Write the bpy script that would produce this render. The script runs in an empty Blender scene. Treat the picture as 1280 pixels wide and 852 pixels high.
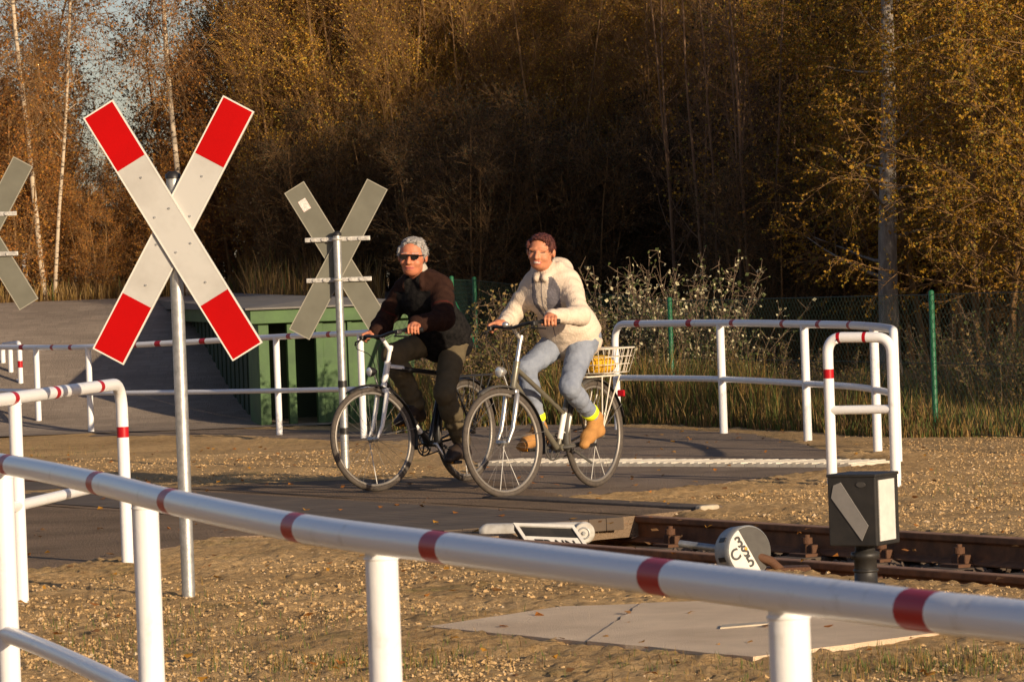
import bpy, bmesh, math, random
import numpy as np
from mathutils import Vector, Matrix, noise

R = math.radians
rnd = random.Random(7)
C = bpy.context.scene.collection

# ------------------------------------------------------------------ camera model
F, CX, CY = 5000.0, 640.0, 426.0
ROLL, PITCH, EYE = R(2.1), math.atan(86 / 5000.0), 1.45
_c, _s = math.cos(ROLL), math.sin(ROLL)
_cp, _sp = math.cos(PITCH), math.sin(PITCH)

def ray(x, y):
    u, v = (x - CX) / F, -(y - CY) / F
    u, v = _c * u + _s * v, -_s * u + _c * v
    return Vector((u, _cp + v * _sp, -_sp + v * _cp))

def PZ(x, y, z=0.0):                 # place seen at a pixel of the photograph, at height z
    r = ray(x, y)
    t = (z - EYE) / r.z
    return Vector((0, 0, EYE)) + r * t

def PD(x, y, d):                     # place seen at a pixel of the photograph, at distance d
    r = ray(x, y)
    return Vector((0, 0, EYE)) + r * (d / r.y)

# ------------------------------------------------------------------ materials
def mat(name, col, rough=0.6, metal=0.0, col2=None, scale=8.0, bump=0.0, bscale=None, detail=4.0,
        spec=0.4, coords='Object', stretch=None, trans=0.0, coat=0.0, lo=0.35, hi=0.65):
    m = bpy.data.materials.new(name)
    m.use_nodes = True
    nt = m.node_tree
    n, l = nt.nodes, nt.links
    b = n['Principled BSDF']
    b.inputs['Base Color'].default_value = (*col, 1)
    b.inputs['Roughness'].default_value = rough
    b.inputs['Metallic'].default_value = metal
    b.inputs['Specular IOR Level'].default_value = spec
    b.inputs['Coat Weight'].default_value = coat
    if col2 is not None or bump > 0:
        tc = n.new('ShaderNodeTexCoord')
        mp = n.new('ShaderNodeMapping')
        l.new(tc.outputs[coords], mp.inputs['Vector'])
        if stretch:
            mp.inputs['Scale'].default_value = stretch
    if col2 is not None:
        t = n.new('ShaderNodeTexNoise')
        t.inputs['Scale'].default_value = scale
        t.inputs['Detail'].default_value = detail
        t.inputs['Roughness'].default_value = 0.62
        l.new(mp.outputs[0], t.inputs['Vector'])
        r = n.new('ShaderNodeValToRGB')
        r.color_ramp.elements[0].position = lo
        r.color_ramp.elements[1].position = hi
        r.color_ramp.elements[0].color = (*col, 1)
        r.color_ramp.elements[1].color = (*col2, 1)
        l.new(t.outputs['Fac'], r.inputs['Fac'])
        l.new(r.outputs['Color'], b.inputs['Base Color'])
    if bump > 0:
        t2 = n.new('ShaderNodeTexNoise')
        t2.inputs['Scale'].default_value = bscale or scale * 3
        t2.inputs['Detail'].default_value = 5
        l.new(mp.outputs[0], t2.inputs['Vector'])
        bp = n.new('ShaderNodeBump')
        bp.inputs['Strength'].default_value = bump
        bp.inputs['Distance'].default_value = 0.02
        l.new(t2.outputs['Fac'], bp.inputs['Height'])
        l.new(bp.outputs['Normal'], b.inputs['Normal'])
    if trans > 0:
        tr = n.new('ShaderNodeBsdfTranslucent')
        tr.inputs['Color'].default_value = (*[min(1, c * 1.3) for c in col], 1)
        mx = n.new('ShaderNodeMixShader')
        mx.inputs[0].default_value = trans
        l.new(b.outputs[0], mx.inputs[1])
        l.new(tr.outputs[0], mx.inputs[2])
        l.new(mx.outputs[0], n['Material Output'].inputs['Surface'])
    return m

M = {}
M['white'] = mat('white_paint', (.78, .775, .77), .30, col2=(.52, .50, .46), scale=11, bump=.05, bscale=50, spec=.55, lo=.60, hi=.80, detail=8)
M['red'] = mat('red_paint', (.40, .006, .012), .4, spec=.3)
M['galv'] = mat('galvanised_steel', (.50, .50, .49), .48, .75, col2=(.36, .36, .35), scale=30, bump=.05)
M['galv_dull'] = mat('dull_zinc', (.42, .42, .40), .6, .35, col2=(.30, .30, .29), scale=20)
M['sign_white'] = mat('sign_white_sheet', (.45, .44, .41), .5, col2=(.36, .345, .315), scale=4, detail=9, lo=.45, hi=.75)
M['sign_red'] = mat('sign_red_sheet', (.40, .0015, .002), .6, col2=(.36, .0015, .002), scale=4, spec=.08)
M['sign_back'] = mat('sign_back_metal', (.155, .15, .115), .6, .1, col2=(.13, .125, .095), scale=6)
M['sign_back_lit_edge'] = mat('sign_back_lit_edge', (.30, .28, .22), .6)  # rim painted paler than the back to look sunlit
M['sign_edge'] = mat('sign_edge', (.62, .60, .54), .5)
M['drive_white'] = mat('dirty_white_casing', (.56, .535, .48), .55, col2=(.34, .30, .24), scale=14, detail=8, lo=.45, hi=.75)
M['sticker'] = mat('sticker', (.6, .42, .38), .5, col2=(.75, .7, .65), scale=60)
M['bracket'] = mat('bracket_zinc', (.62, .60, .55), .5, .3, col2=(.35, .33, .30), scale=40)
M['black_metal'] = mat('black_metal', (.018, .017, .016), .5, col2=(.03, .027, .024), scale=8, bump=.1)
M['reflect_white'] = mat('reflector_white', (.62, .60, .55), .5, col2=(.54, .52, .48), scale=20)
M['reflect_shaded'] = mat('reflector_shaded', (.23, .215, .20), .5, col2=(.20, .19, .175), scale=20)  # white reflector stripe, greyed in colour for the lantern's shaded face
M['dark_grey'] = mat('dark_grey_paint', (.075, .07, .062), .7, col2=(.055, .05, .045), scale=14)
M['rail_rust'] = mat('rusty_rail', (.25, .105, .042), .8, .0, col2=(.13, .058, .026), scale=10, bump=.2)
M['rail_top'] = mat('worn_rail_head', (.40, .215, .105), .6, .2, col2=(.24, .125, .06), scale=6, stretch=(1, 1, 1))
M['rust'] = mat('rusty_iron', (.10, .045, .02), .8, col2=(.09, .04, .02), scale=30, bump=.3)
M['timber'] = mat('weathered_timber', (.075, .055, .038), .85, col2=(.12, .09, .065), scale=6, bump=.4, bscale=30)
M['sleeper'] = mat('sleeper_wood', (.055, .04, .03), .9, col2=(.09, .065, .045), scale=9, bump=.4)
M['concrete'] = mat('concrete', (.76, .59, .405), .9, col2=(.56, .42, .28), scale=1.6, bump=.7, bscale=160, detail=8)
M['concrete_pale'] = mat('pale_concrete', (.50, .43, .33), .9, col2=(.40, .34, .25), scale=12, bump=.2)
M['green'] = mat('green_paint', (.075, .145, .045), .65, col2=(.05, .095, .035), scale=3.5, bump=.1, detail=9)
M['green_shaded'] = mat('shaded_green_wall', (.035, .055, .028), .8, col2=(.024, .04, .02), scale=2)  # cabin green darkened in colour for the long wall lying in shade
M['roof'] = mat('grey_roof_felt', (.20, .185, .165), .85, col2=(.15, .14, .125), scale=4, bump=.2)
M['fence_green'] = mat('fence_green', (.012, .10, .04), .5)
M['wire'] = mat('green_wire', (.014, .034, .022), .5)
M['rubber'] = mat('tyre_rubber', (.055, .045, .036), .8, col2=(.085, .068, .054), scale=40)
M['alu'] = mat('brushed_aluminium', (.60, .58, .54), .35, .8)
M['rim'] = mat('dull_rim', (.26, .235, .205), .45, .5)
M['steel_spoke'] = mat('spoke_steel', (.22, .20, .18), .4, .6)
M['black_plastic'] = mat('black_plastic', (.016, .015, .015), .45)
M['bike_white'] = mat('white_gloss', (.78, .76, .72), .25, coat=.3)
M['bike_olive'] = mat('olive_metallic', (.17, .155, .115), .38, .35, coat=.3)
M['bike_black'] = mat('black_gloss', (.015, .014, .014), .3, coat=.3)
M['glass'] = mat('lamp_glass', (.75, .75, .72), .15, .3)
M['amber'] = mat('amber_reflector', (.75, .30, .02), .3)
M['cream_wire'] = mat('cream_wire', (.62, .56, .46), .5)
M['yellow'] = mat('yellow_cloth', (.75, .42, .015), .8, col2=(.55, .28, .01), scale=25, bump=.3)
M['hiviz'] = mat('hi_viz_yellow', (.80, .92, .02), .6)
M['skin'] = mat('skin', (.56, .235, .125), .55, col2=(.49, .185, .095), scale=25)
M['skin_red'] = mat('skin_flushed', (.54, .215, .115), .55, col2=(.46, .15, .075), scale=25)
M['lips'] = mat('lips', (.40, .11, .085), .5)
M['teeth'] = mat('teeth', (.62, .54, .46), .4)
M['eye'] = mat('eye_dark', (.05, .03, .02), .3)
M['hair_grey'] = mat('grey_hair', (.42, .39, .36), .7, col2=(.22, .20, .18), scale=60, bump=.6, bscale=150)
M['hair_red'] = mat('dark_red_hair', (.12, .03, .02), .6, col2=(.05, .014, .01), scale=60, bump=.6, bscale=150)
M['lens'] = mat('sunglass_lens', (.008, .007, .007), .15, spec=.6)
M['jkt_black'] = mat('black_fleece', (.006, .0055, .0055), .9, col2=(.018, .016, .015), scale=30, bump=.3, spec=.08)
M['jkt_brown'] = mat('brown_fleece', (.034, .016, .011), .9, col2=(.024, .011, .008), scale=30, bump=.3, spec=.08)
M['jkt_red'] = mat('red_piping', (.06, .012, .010), .9, spec=.08)
M['collar'] = mat('shirt_collar', (.40, .36, .30), .8, spec=.08)
M['olive_cloth'] = mat('olive_trousers', (.125, .098, .058), .9, col2=(.10, .078, .046), scale=14, bump=.25, spec=.08)
M['cream'] = mat('cream_fleece', (.66, .545, .43), .95, col2=(.58, .475, .37), scale=14, bump=.3, bscale=70, spec=.08)
M['grey_chest'] = mat('grey_chest', (.17, .155, .17), .9, col2=(.14, .13, .14), scale=22, bump=.3, spec=.08)  # darker grey tone for the V on the cream jacket's front
M['denim'] = mat('light_denim', (.25, .28, .34), .9, col2=(.18, .205, .26), scale=9, bump=.3, bscale=40, spec=.08)
M['tan'] = mat('tan_suede', (.44, .215, .062), .85, col2=(.34, .16, .045), scale=16, bump=.2)
M['dark_shoe'] = mat('dark_leather', (.035, .022, .015), .6)
M['sole'] = mat('shoe_sole', (.16, .10, .05), .8)
M['bark_birch'] = mat('birch_bark', (.50, .40, .28), .8, col2=(.08, .06, .045), scale=3.2, stretch=(3, 3, 9), lo=.52, hi=.62, bump=.2)
M['bark_grey'] = mat('grey_bark', (.34, .29, .235), .9, col2=(.17, .145, .12), scale=7, stretch=(3, 3, .6), bump=.5)
M['bark_brown'] = mat('brown_bark', (.235, .13, .05), .9, col2=(.15, .085, .034), scale=6, bump=.3)
M['bark_red'] = mat('reddish_bark', (.30, .165, .062), .9, col2=(.20, .11, .042), scale=6)
M['bark_pale'] = mat('pale_sapling_bark', (.23, .135, .07), .9, col2=(.14, .08, .045), scale=6)
M['twig'] = mat('dry_twig', (.15, .10, .062), .9)
LEAF = {
 'rust': [mat('leaf_rust', (.40, .15, .025), .7, trans=.3), mat('leaf_orange', (.46, .22, .025), .7, trans=.3), mat('leaf_brown', (.24, .12, .04), .7, trans=.3)],
 'gold': [mat('leaf_gold', (.37, .20, .009), .6, trans=.3), mat('leaf_amber', (.27, .125, .008), .6, trans=.3), mat('leaf_olive_gold', (.19, .15, .013), .6, trans=.3)],
 'bronze': [mat('leaf_bronze', (.56, .30, .025), .7, trans=.3), mat('leaf_tan', (.52, .28, .045), .7, trans=.3), mat('leaf_olive', (.34, .275, .035), .7, trans=.25)],
 'dark': [mat('leaf_shade_brown', (.055, .036, .016), .7, trans=.2), mat('leaf_shade_olive', (.042, .040, .012), .7, trans=.2), mat('leaf_shade_umber', (.07, .042, .018), .7, trans=.2)],  # leaf colours darkened to stand for shade inside the wood
 'pale': [mat('leaf_pale', (.56, .50, .30), .6, trans=.2), mat('leaf_green', (.105, .115, .035), .6, trans=.25), mat('leaf_moss', (.07, .085, .022), .6, trans=.25)],
 'weed': [mat('leaf_weed', (.15, .125, .03), .7, trans=.3), mat('leaf_straw', (.30, .195, .065), .7, trans=.3), mat('leaf_weed_green', (.085, .10, .022), .7, trans=.3)],
}
GRASS = [mat('grass_straw', (.34, .215, .075), .8, trans=.3), mat('grass_gold', (.26, .155, .035), .8, trans=.3),
         mat('grass_green', (.10, .125, .025), .8, trans=.3), mat('grass_brown', (.145, .085, .035), .8, trans=.3)]

# ------------------------------------------------------------------ mesh builder
def perp(d):
    d = Vector(d).normalized()
    a = Vector((0, 0, 1)) if abs(d.z) < .9 else Vector((1, 0, 0))
    u = d.cross(a).normalized()
    return u, u.cross(d).normalized()

class MB:
    def __init__(s):
        s.v, s.f, s.mi, s.sm = [], [], [], []
        s.X = None
    def add(s, vs, fs, mi=0, smooth=False):
        k = len(s.v)
        X = s.X
        for p in vs:
            p = Vector(p)
            s.v.append(X @ p if X else p)
        for j, f in enumerate(fs):
            s.f.append([i + k for i in f])
            s.mi.append(mi[j] if isinstance(mi, list) else mi)
            s.sm.append(smooth)
        return s
    def box(s, c, size, rot=None, mi=0, ch=0.0):
        c = Vector(c); hx, hy, hz = [q / 2 for q in size]
        rot = rot or Matrix.Identity(3)
        if ch <= 0:
            vs = [(x, y, z) for z in (-hz, hz) for y in (-hy, hy) for x in (-hx, hx)]
            fs = [(0, 2, 3, 1), (4, 5, 7, 6), (0, 1, 5, 4), (2, 6, 7, 3), (0, 4, 6, 2), (1, 3, 7, 5)]
            s.add([c + rot @ Vector(v) for v in vs], fs, mi)
        else:
            bm = bmesh.new()
            bmesh.ops.create_cube(bm, size=1)
            for v in bm.verts:
                v.co = Vector((v.co.x * size[0], v.co.y * size[1], v.co.z * size[2]))
            bmesh.ops.bevel(bm, geom=list(bm.edges), offset=ch, segments=2, affect='EDGES', profile=.5)
            bm.verts.index_update()
            s.add([c + rot @ v.co for v in bm.verts], [[v.index for v in f.verts] for f in bm.faces], mi)
            bm.free()
        return s
    def tube(s, pts, r, n=10, mi=0, caps=True, closed=False, mif=None):
        pts = [Vector(p) for p in pts]
        m = len(pts)
        rs = r if isinstance(r, (list, tuple)) else [r] * m
        vs, fs, ms = [], [], []
        u = None
        for i, p in enumerate(pts):
            if closed:
                d = pts[(i + 1) % m] - pts[i - 1]
            else:
                d = pts[min(i + 1, m - 1)] - pts[max(i - 1, 0)]
            if d.length < 1e-9: d = Vector((0, 0, 1))
            d.normalize()
            if u is None:
                u, w = perp(d)
            else:
                u = (u - d * u.dot(d))
                u = u.normalized() if u.length > 1e-6 else perp(d)[0]
                w = u.cross(d).normalized()
            for k in range(n):
                a = 2 * math.pi * k / n
                vs.append(p + (u * math.cos(a) + w * math.sin(a)) * rs[i])
        L = m if closed else m - 1
        for i in range(L):
            j = (i + 1) % m
            for k in range(n):
                k2 = (k + 1) % n
                fs.append((i * n + k, j * n + k, j * n + k2, i * n + k2))
                ms.append(mif(i) if mif else mi)
        s.add(vs, fs, ms, True)
        if caps and not closed:
            s.add(vs[:n], [list(range(n))], ms[0] if ms else mi)
            s.add(vs[-n:], [list(range(n))[::-1]], ms[-1] if ms else mi)
        return s
    def cyl(s, a, b, r0, r1=None, n=12, mi=0):
        return s.tube([a, b], [r0, r0 if r1 is None else r1], n, mi)
    def ell(s, c, rad, rot=None, mi=0, nu=16, nv=10):
        c = Vector(c); rot = rot or Matrix.Identity(3)
        vs, fs = [c + rot @ Vector((0, 0, -rad[2]))], []
        for i in range(1, nv):
            t = -math.pi / 2 + math.pi * i / nv
            for k in range(nu):
                a = 2 * math.pi * k / nu
                vs.append(c + rot @ Vector((rad[0] * math.cos(t) * math.cos(a), rad[1] * math.cos(t) * math.sin(a), rad[2] * math.sin(t))))
        vs.append(c + rot @ Vector((0, 0, rad[2])))
        for k in range(nu):
            fs.append((0, 1 + (k + 1) % nu, 1 + k))
            fs.append((len(vs) - 1, 1 + (nv - 2) * nu + k, 1 + (nv - 2) * nu + (k + 1) % nu))
        for i in range(nv - 2):
            for k in range(nu):
                a, b = 1 + i * nu + k, 1 + i * nu + (k + 1) % nu
                fs.append((a, b, b + nu, a + nu))
        return s.add(vs, fs, mi, True)
    def prism(s, poly, z0, z1, X=None, mi=0):         # 2-D outline (x, y) extruded along z, then placed by matrix X
        n = len(poly)
        vs = [Vector((p[0], p[1], z0)) for p in poly] + [Vector((p[0], p[1], z1)) for p in poly]
        if X: vs = [X @ v for v in vs]
        fs = [list(range(n))[::-1], list(range(n, 2 * n))] + [(i, (i + 1) % n, (i + 1) % n + n, i + n) for i in range(n)]
        return s.add(vs, fs, mi)
    def ring(s, c, ax, rad, r, n=48, m=8, mi=0, a0=0, a1=360):
        u, w = perp(ax)
        full = (a1 - a0) >= 360
        pts = []
        k = n if full else n + 1
        for i in range(k):
            a = R(a0 + (a1 - a0) * i / n)
            pts.append(Vector(c) + (u * math.cos(a) + w * math.sin(a)) * rad)
        return s.tube(pts, r, m, mi, closed=full)
    def build(s, name, mats, parent=None, recalc=True):
        me = bpy.data.meshes.new(name)
        Xi = parent['_X'] if parent is not None and '_X' in parent.keys() else None
        vs = s.v
        if parent is not None and parent.name in WORLD:
            inv = WORLD[parent.name].inverted()
            vs = [inv @ v for v in vs]
        me.from_pydata([tuple(v) for v in vs], [], s.f)
        if not isinstance(mats, (list, tuple)): mats = [mats]
        for m in mats: me.materials.append(M[m] if isinstance(m, str) else m)
        me.polygons.foreach_set('material_index', s.mi)
        me.polygons.foreach_set('use_smooth', s.sm)
        if recalc and len(s.f) < 60000:
            bm = bmesh.new(); bm.from_mesh(me)
            bmesh.ops.recalc_face_normals(bm, faces=bm.faces)
            bm.to_mesh(me); bm.free()
        me.update()
        o = bpy.data.objects.new(name, me)
        C.objects.link(o)
        if parent is not None:
            o.parent = parent
            if parent.name in WORLD: WORLD[o.name] = WORLD[parent.name]
        return o

WORLD = {}
def tag(o, label=None, cat=None, group=None, kind=None):
    if label: o['label'] = label
    if cat: o['category'] = cat
    if group: o['group'] = group
    if kind: o['kind'] = kind
    return o
def thing(name, loc, label, cat, group=None, rotz=0.0):
    o = bpy.data.objects.new(name, None)
    C.objects.link(o)
    o.location = loc; o.rotation_euler = (0, 0, rotz)
    o.empty_display_size = .1
    WORLD[o.name] = Matrix.Translation(Vector(loc)) @ Matrix.Rotation(rotz, 4, 'Z')
    return tag(o, label, cat, group)
def lone(name, mb, mats, label, cat, group=None, loc=None):      # a thing that is one mesh, origin at loc
    loc = Vector(loc if loc is not None else mb.v[0])
    mb.v = [v - loc for v in mb.v]
    o = mb.build(name, mats)
    o.location = loc
    WORLD[o.name] = Matrix.Translation(loc)
    return tag(o, label, cat, group)
def bevel(o, w=.004, seg=2):
    b = o.modifiers.new('bevel', 'BEVEL'); b.width = w; b.segments = seg; b.limit_method = 'ANGLE'
    return o
def raw(name, v, f, mats, mi=None, smooth=False, parent=None):
    me = bpy.data.meshes.new(name)
    me.from_pydata(v, [], f)
    for m in mats: me.materials.append(m)
    if mi is not None: me.polygons.foreach_set('material_index', mi)
    if smooth: me.polygons.foreach_set('use_smooth', [True] * len(f))
    me.update()
    o = bpy.data.objects.new(name, me); C.objects.link(o)
    if parent is not None: o.parent = parent
    return o

def sstep(a, b, x):
    t = np.clip((np.asarray(x, dtype=float) - a) / (b - a), 0, 1)
    return t * t * (3 - 2 * t)
# ------------------------------------------------------------------ ground, roads, track bed
TU = Vector((.525, -.851, 0)).normalized()          # along the track (towards the camera's right)
TN = Vector((.851, .525, 0)).normalized()           # across the track, away from the camera
TC = 11.97                                          # track centre line, measured along TN

def macro(x, y):
    x = np.asarray(x, dtype=float); y = np.asarray(y, dtype=float)
    dip = -.13 * sstep(33, 38.5, y) * (1 - sstep(-1.9, .2, x))
    ramp = 1.40 * sstep(43.5, 52.5, y) * (1 - sstep(-2.0, 1.5, x - (y - 48) * .03))
    back = .35 * sstep(40, 52, y) * sstep(-1.5, 1.5, x)
    return dip + ramp + back

def inpoly(px, py, poly):
    ins = np.zeros(px.shape, bool)
    dist = np.full(px.shape, 1e9)
    n = len(poly)
    for i in range(n):
        x0, y0 = poly[i]; x1, y1 = poly[(i + 1) % n]
        c = ((y0 > py) != (y1 > py))
        with np.errstate(divide='ignore', invalid='ignore'):
            xi = (x1 - x0) * (py - y0) / (y1 - y0 + 1e-12) + x0
        ins ^= c & (px < xi)
        dx, dy = x1 - x0, y1 - y0
        t = np.clip(((px - x0) * dx + (py - y0) * dy) / (dx * dx + dy * dy + 1e-12), 0, 1)
        dist = np.minimum(dist, np.hypot(px - x0 - t * dx, py - y0 - t * dy))
    return ins, dist

def gp(lst, z=0):
    return [tuple(PZ(x, y, z)[:2]) for x, y in lst]

path_poly = gp([(520, 562), (600, 582), (590, 600), (640, 612), (700, 624), (800, 619), (900, 606.5), (1030, 591),
                (1064, 583), (1047, 568), (1000, 556), (940, 544), (780, 535), (600, 531)]) 
lane_front = gp([(110, 543), (280, 542), (345, 545), (440, 550), (522, 563)], -.1)
lane_back = gp([(601, 531), (480, 527)], 0) 
lane_poly = lane_front + lane_back + [(-2.0, 41.6), (-3.2, 43.1), (-4.45, 43.2)]
cross_poly = gp([(-400, 628), (0, 622), (160, 617), (300, 608), (420, 603), (595, 599), (705, 623), (760, 634), (868, 641), (742, 653), (612, 676),
                 (540, 693), (455, 690), (330, 673), (270, 675), (190, 694), (80, 712), (0, 722), (-400, 745)])
slab_poly = gp([(535, 790), (940, 831), (1172, 800), (955, 757), (700, 765)])

def densify(poly, step=.16, jit=.02, seed=1):
    r = random.Random(seed)
    out = []
    n = len(poly)
    for i in range(n):
        a, b = Vector(poly[i]), Vector(poly[(i + 1) % n])
        k = max(1, int((b - a).length / step))
        for j in range(k):
            p = a.lerp(b, j / k)
            out.append((p.x + r.uniform(-jit, jit), p.y + r.uniform(-jit, jit)))
    return out

def rail_pit(x, y):                                 # depth of the open track bed right of the crossing
    w = x * TN.x + y * TN.y - TC
    t = x * TU.x + y * TU.y
    t0 = .45 * TU.x + 22.75 * TU.y - w * .35
    return .17 * (1 - sstep(.86, 1.08, np.abs(w - .0))) * sstep(t0 - .55, t0 - .35, t)

def axis(parts):
    out = []
    for a, b, st in parts:
        k = max(1, int(round((b - a) / st)))
        out += [a + (b - a) * i / k for i in range(k)]
    out.append(parts[-1][1])
    return np.array(out)
gx = axis([(-500, -60, 40), (-60, -14, 4), (-14, -4.2, .35), (-4.2, -2.9, .045), (-2.9, 2.7, .024), (2.7, 4.2, .045), (4.2, 14, .35), (14, 60, 4), (60, 500, 40)])
gy = axis([(-60, 4, 4), (4, 12.5, .5), (12.5, 21, .032), (21, 30, .05), (30, 46, .16), (46, 70, .5), (70, 140, 5), (140, 900, 60)])
GX, GY = np.meshgrid(gx, gy)
fx, fy = GX.ravel(), GY.ravel()
zz = macro(fx, fy) - rail_pit(fx, fy)
fine = (np.abs(fx) < 5.5) & (fy > 12) & (fy < 47)
micro = np.zeros_like(zz)
for i in np.nonzero(fine)[0]:
    x, y = fx[i], fy[i]
    p = Vector((x * 1.1, y * 1.1, .3))
    a = noise.noise(p) * .016
    b = noise.noise(Vector((x * 5.2, y * 5.2, 1.7))) * .008
    c = noise.noise(Vector((x * 13., y * 13., 4.1)))
    d = noise.noise(Vector((x * 19., y * 19., 9.3))) if y < 30 else 0
    e_ = noise.noise(Vector((x * 31., y * 31., 2.3))) if y < 21 else 0
    micro[i] = a + b + (abs(c) * .018 - .004) + d * .013 + max(0, e_) * .016
hard = np.full(zz.shape, 1e9)
for poly in (path_poly, lane_poly, cross_poly, slab_poly):
    ins, dist = inpoly(fx, fy, poly)
    hard = np.minimum(hard, np.where(ins, -dist, dist))
hard = np.where((fx < -1.9) & (fy > 43.12) & (fy < 53), -1, hard)       # under the ramp surface
edge = sstep(-.20, .02, hard)
zz = zz + micro * edge * (1 - .5 * (rail_pit(fx, fy) > .05)) + (edge - 1) * .05 + .018 * edge * (1 - sstep(.2, .9, hard))
nx = len(gx)
verts = np.column_stack([fx, fy, zz])
idx = np.arange(len(fx)).reshape(len(gy), nx)
quads = np.column_stack([idx[:-1, :-1].ravel(), idx[:-1, 1:].ravel(), idx[1:, 1:].ravel(), idx[1:, :-1].ravel()])

def dirt_material():
    m = bpy.data.materials.new('dry_dirt'); m.use_nodes = True
    nt = m.node_tree; n, l = nt.nodes, nt.links; b = n['Principled BSDF']
    b.inputs['Roughness'].default_value = .95; b.inputs['Specular IOR Level'].default_value = .15
    tc = n.new('ShaderNodeTexCoord')
    def nz(sc, det=5, ro=.6):
        t = n.new('ShaderNodeTexNoise'); t.inputs['Scale'].default_value = sc; t.inputs['Detail'].default_value = det
        t.inputs['Roughness'].default_value = ro; l.new(tc.outputs['Object'], t.inputs['Vector']); return t
    def ramp(src, stops):
        r = n.new('ShaderNodeValToRGB')
        e = r.color_ramp.elements
        while len(e) < len(stops): e.new(.5)
        for k, (p, c) in enumerate(stops):
            e[k].position = p; e[k].color = (*c, 1)
        l.new(src, r.inputs['Fac']); return r
    big = nz(.9, 6); small = nz(26, 6, .7)
    r1 = ramp(small.outputs['Fac'], [(.3, (.36, .225, .10)), (.5, (.60, .40, .19)), (.72, (.76, .54, .28))])
    r2 = ramp(big.outputs['Fac'], [(.35, (.72, .68, .62)), (.65, (1.08, 1.05, 1.0))])
    mx = n.new('ShaderNodeMix'); mx.data_type = 'RGBA'; mx.blend_type = 'MULTIPLY'; mx.inputs[0].default_value = 1
    l.new(r1.outputs[0], mx.inputs[6]); l.new(r2.outputs[0], mx.inputs[7])
    gm = nz(1.7, 7, .7); rg = ramp(gm.outputs['Fac'], [(.57, (0, 0, 0)), (.70, (1, 1, 1))])
    mg = n.new('ShaderNodeMix'); mg.data_type = 'RGBA'
    ml = n.new('ShaderNodeMath'); ml.operation = 'MULTIPLY'; ml.inputs[1].default_value = .55
    l.new(rg.outputs[0], ml.inputs[0]); l.new(ml.outputs[0], mg.inputs[0])
    l.new(mx.outputs[2], mg.inputs[6]); mg.inputs[7].default_value = (.17, .16, .05, 1)
    l.new(mg.outputs[2], b.inputs['Base Color'])
    bp = n.new('ShaderNodeBump'); bp.inputs['Strength'].default_value = .9; bp.inputs['Distance'].default_value = .03
    b2 = nz(38, 6, .75); l.new(b2.outputs['Fac'], bp.inputs['Height']); l.new(bp.outputs['Normal'], b.inputs['Normal'])
    return m
M['dirt'] = dirt_material()
M['clod'] = mat('dirt_clod', (.58, .39, .19), .95, col2=(.40, .265, .125), scale=18, bump=.4, spec=.1)
M['stone'] = mat('grey_stone', (.60, .46, .29), .9, col2=(.42, .31, .19), scale=18, bump=.2)
M['asphalt_brown'] = mat('dusty_asphalt', (.27, .19, .125), .9, col2=(.175, .125, .082), scale=1.4, bump=1.0, bscale=70, detail=8, spec=.08)
M['asphalt_path'] = mat('path_asphalt', (.29, .22, .16), .9, col2=(.20, .152, .112), scale=1.6, bump=1.0, bscale=70, detail=8, spec=.08)
M['asphalt_ramp'] = mat('ramp_paving', (.42, .335, .255), .9, col2=(.30, .24, .185), scale=.8, bump=1.0, bscale=60, detail=8, spec=.08)
def pave(m, sx, sy, amt):                             # block paving joints multiplied into a surface
    nt = m.node_tree; n, l = nt.nodes, nt.links; b = n['Principled BSDF']
    src = b.inputs['Base Color'].links[0].from_socket
    tc = n.new('ShaderNodeTexCoord'); br = n.new('ShaderNodeTexBrick')
    br.inputs['Scale'].default_value = 1; br.inputs['Brick Width'].default_value = sx; br.inputs['Row Height'].default_value = sy
    br.inputs['Mortar Size'].default_value = .012; br.inputs['Color1'].default_value = (1, 1, 1, 1); br.inputs['Color2'].default_value = (.80, .80, .80, 1)
    br.inputs['Mortar'].default_value = (amt, amt, amt, 1)
    l.new(tc.outputs['Object'], br.inputs['Vector'])
    mx = n.new('ShaderNodeMix'); mx.data_type = 'RGBA'; mx.blend_type = 'MULTIPLY'; mx.inputs[0].default_value = 1
    l.new(src, mx.inputs[6]); l.new(br.outputs['Color'], mx.inputs[7]); l.new(mx.outputs[2], b.inputs['Base Color'])
pave(M['asphalt_ramp'], .24, .14, .82)
g = raw('ground', verts.tolist(), quads.tolist(), [M['dirt']], smooth=True)
tag(g, kind='structure')

from mathutils.geometry import tessellate_polygon
def sheet(name, poly, z, m, seed=1, jit=.03, th=0.0):
    bm = bmesh.new()
    pts = densify(poly, .16, jit, seed)
    vs = [bm.verts.new((x, y, float(macro(x, y)) + z)) for x, y in pts]
    for tri in tessellate_polygon([[Vector((x, y, 0)) for x, y in pts]]):
        bm.faces.new([vs[i] for i in tri])
    low = [bm.verts.new((v.co.x, v.co.y, v.co.z - .12)) for v in vs]
    nv = len(vs)
    sk = [bm.faces.new((vs[i], low[i], low[(i + 1) % nv], vs[(i + 1) % nv])) for i in range(nv)]
    bmesh.ops.recalc_face_normals(bm, faces=bm.faces)
    me = bpy.data.meshes.new(name); bm.to_mesh(me); bm.free()
    me.materials.append(m)
    o = bpy.data.objects.new(name, me); C.objects.link(o)
    return tag(o, kind='structure')
sheet('path', path_poly, .016, M['asphalt_path'], 2)
sheet('lane', lane_poly, .012, M['asphalt_path'], 3)
sheet('crossing_road', cross_poly, .020, M['asphalt_brown'], 4)
rx = axis([(-40, -14, 2), (-14, -1.0, .25)]); ry = axis([(42.9, 52.9, .25)])
RX, RY = np.meshgrid(rx, ry)
RXs = RX.copy()
RXs[:, :] = RX + np.clip((RX + 14) / 13, 0, 1) * -1.0 * (1 - sstep(42.9, 46.5, RY))
rz = macro(RXs, RY) + .02
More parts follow.
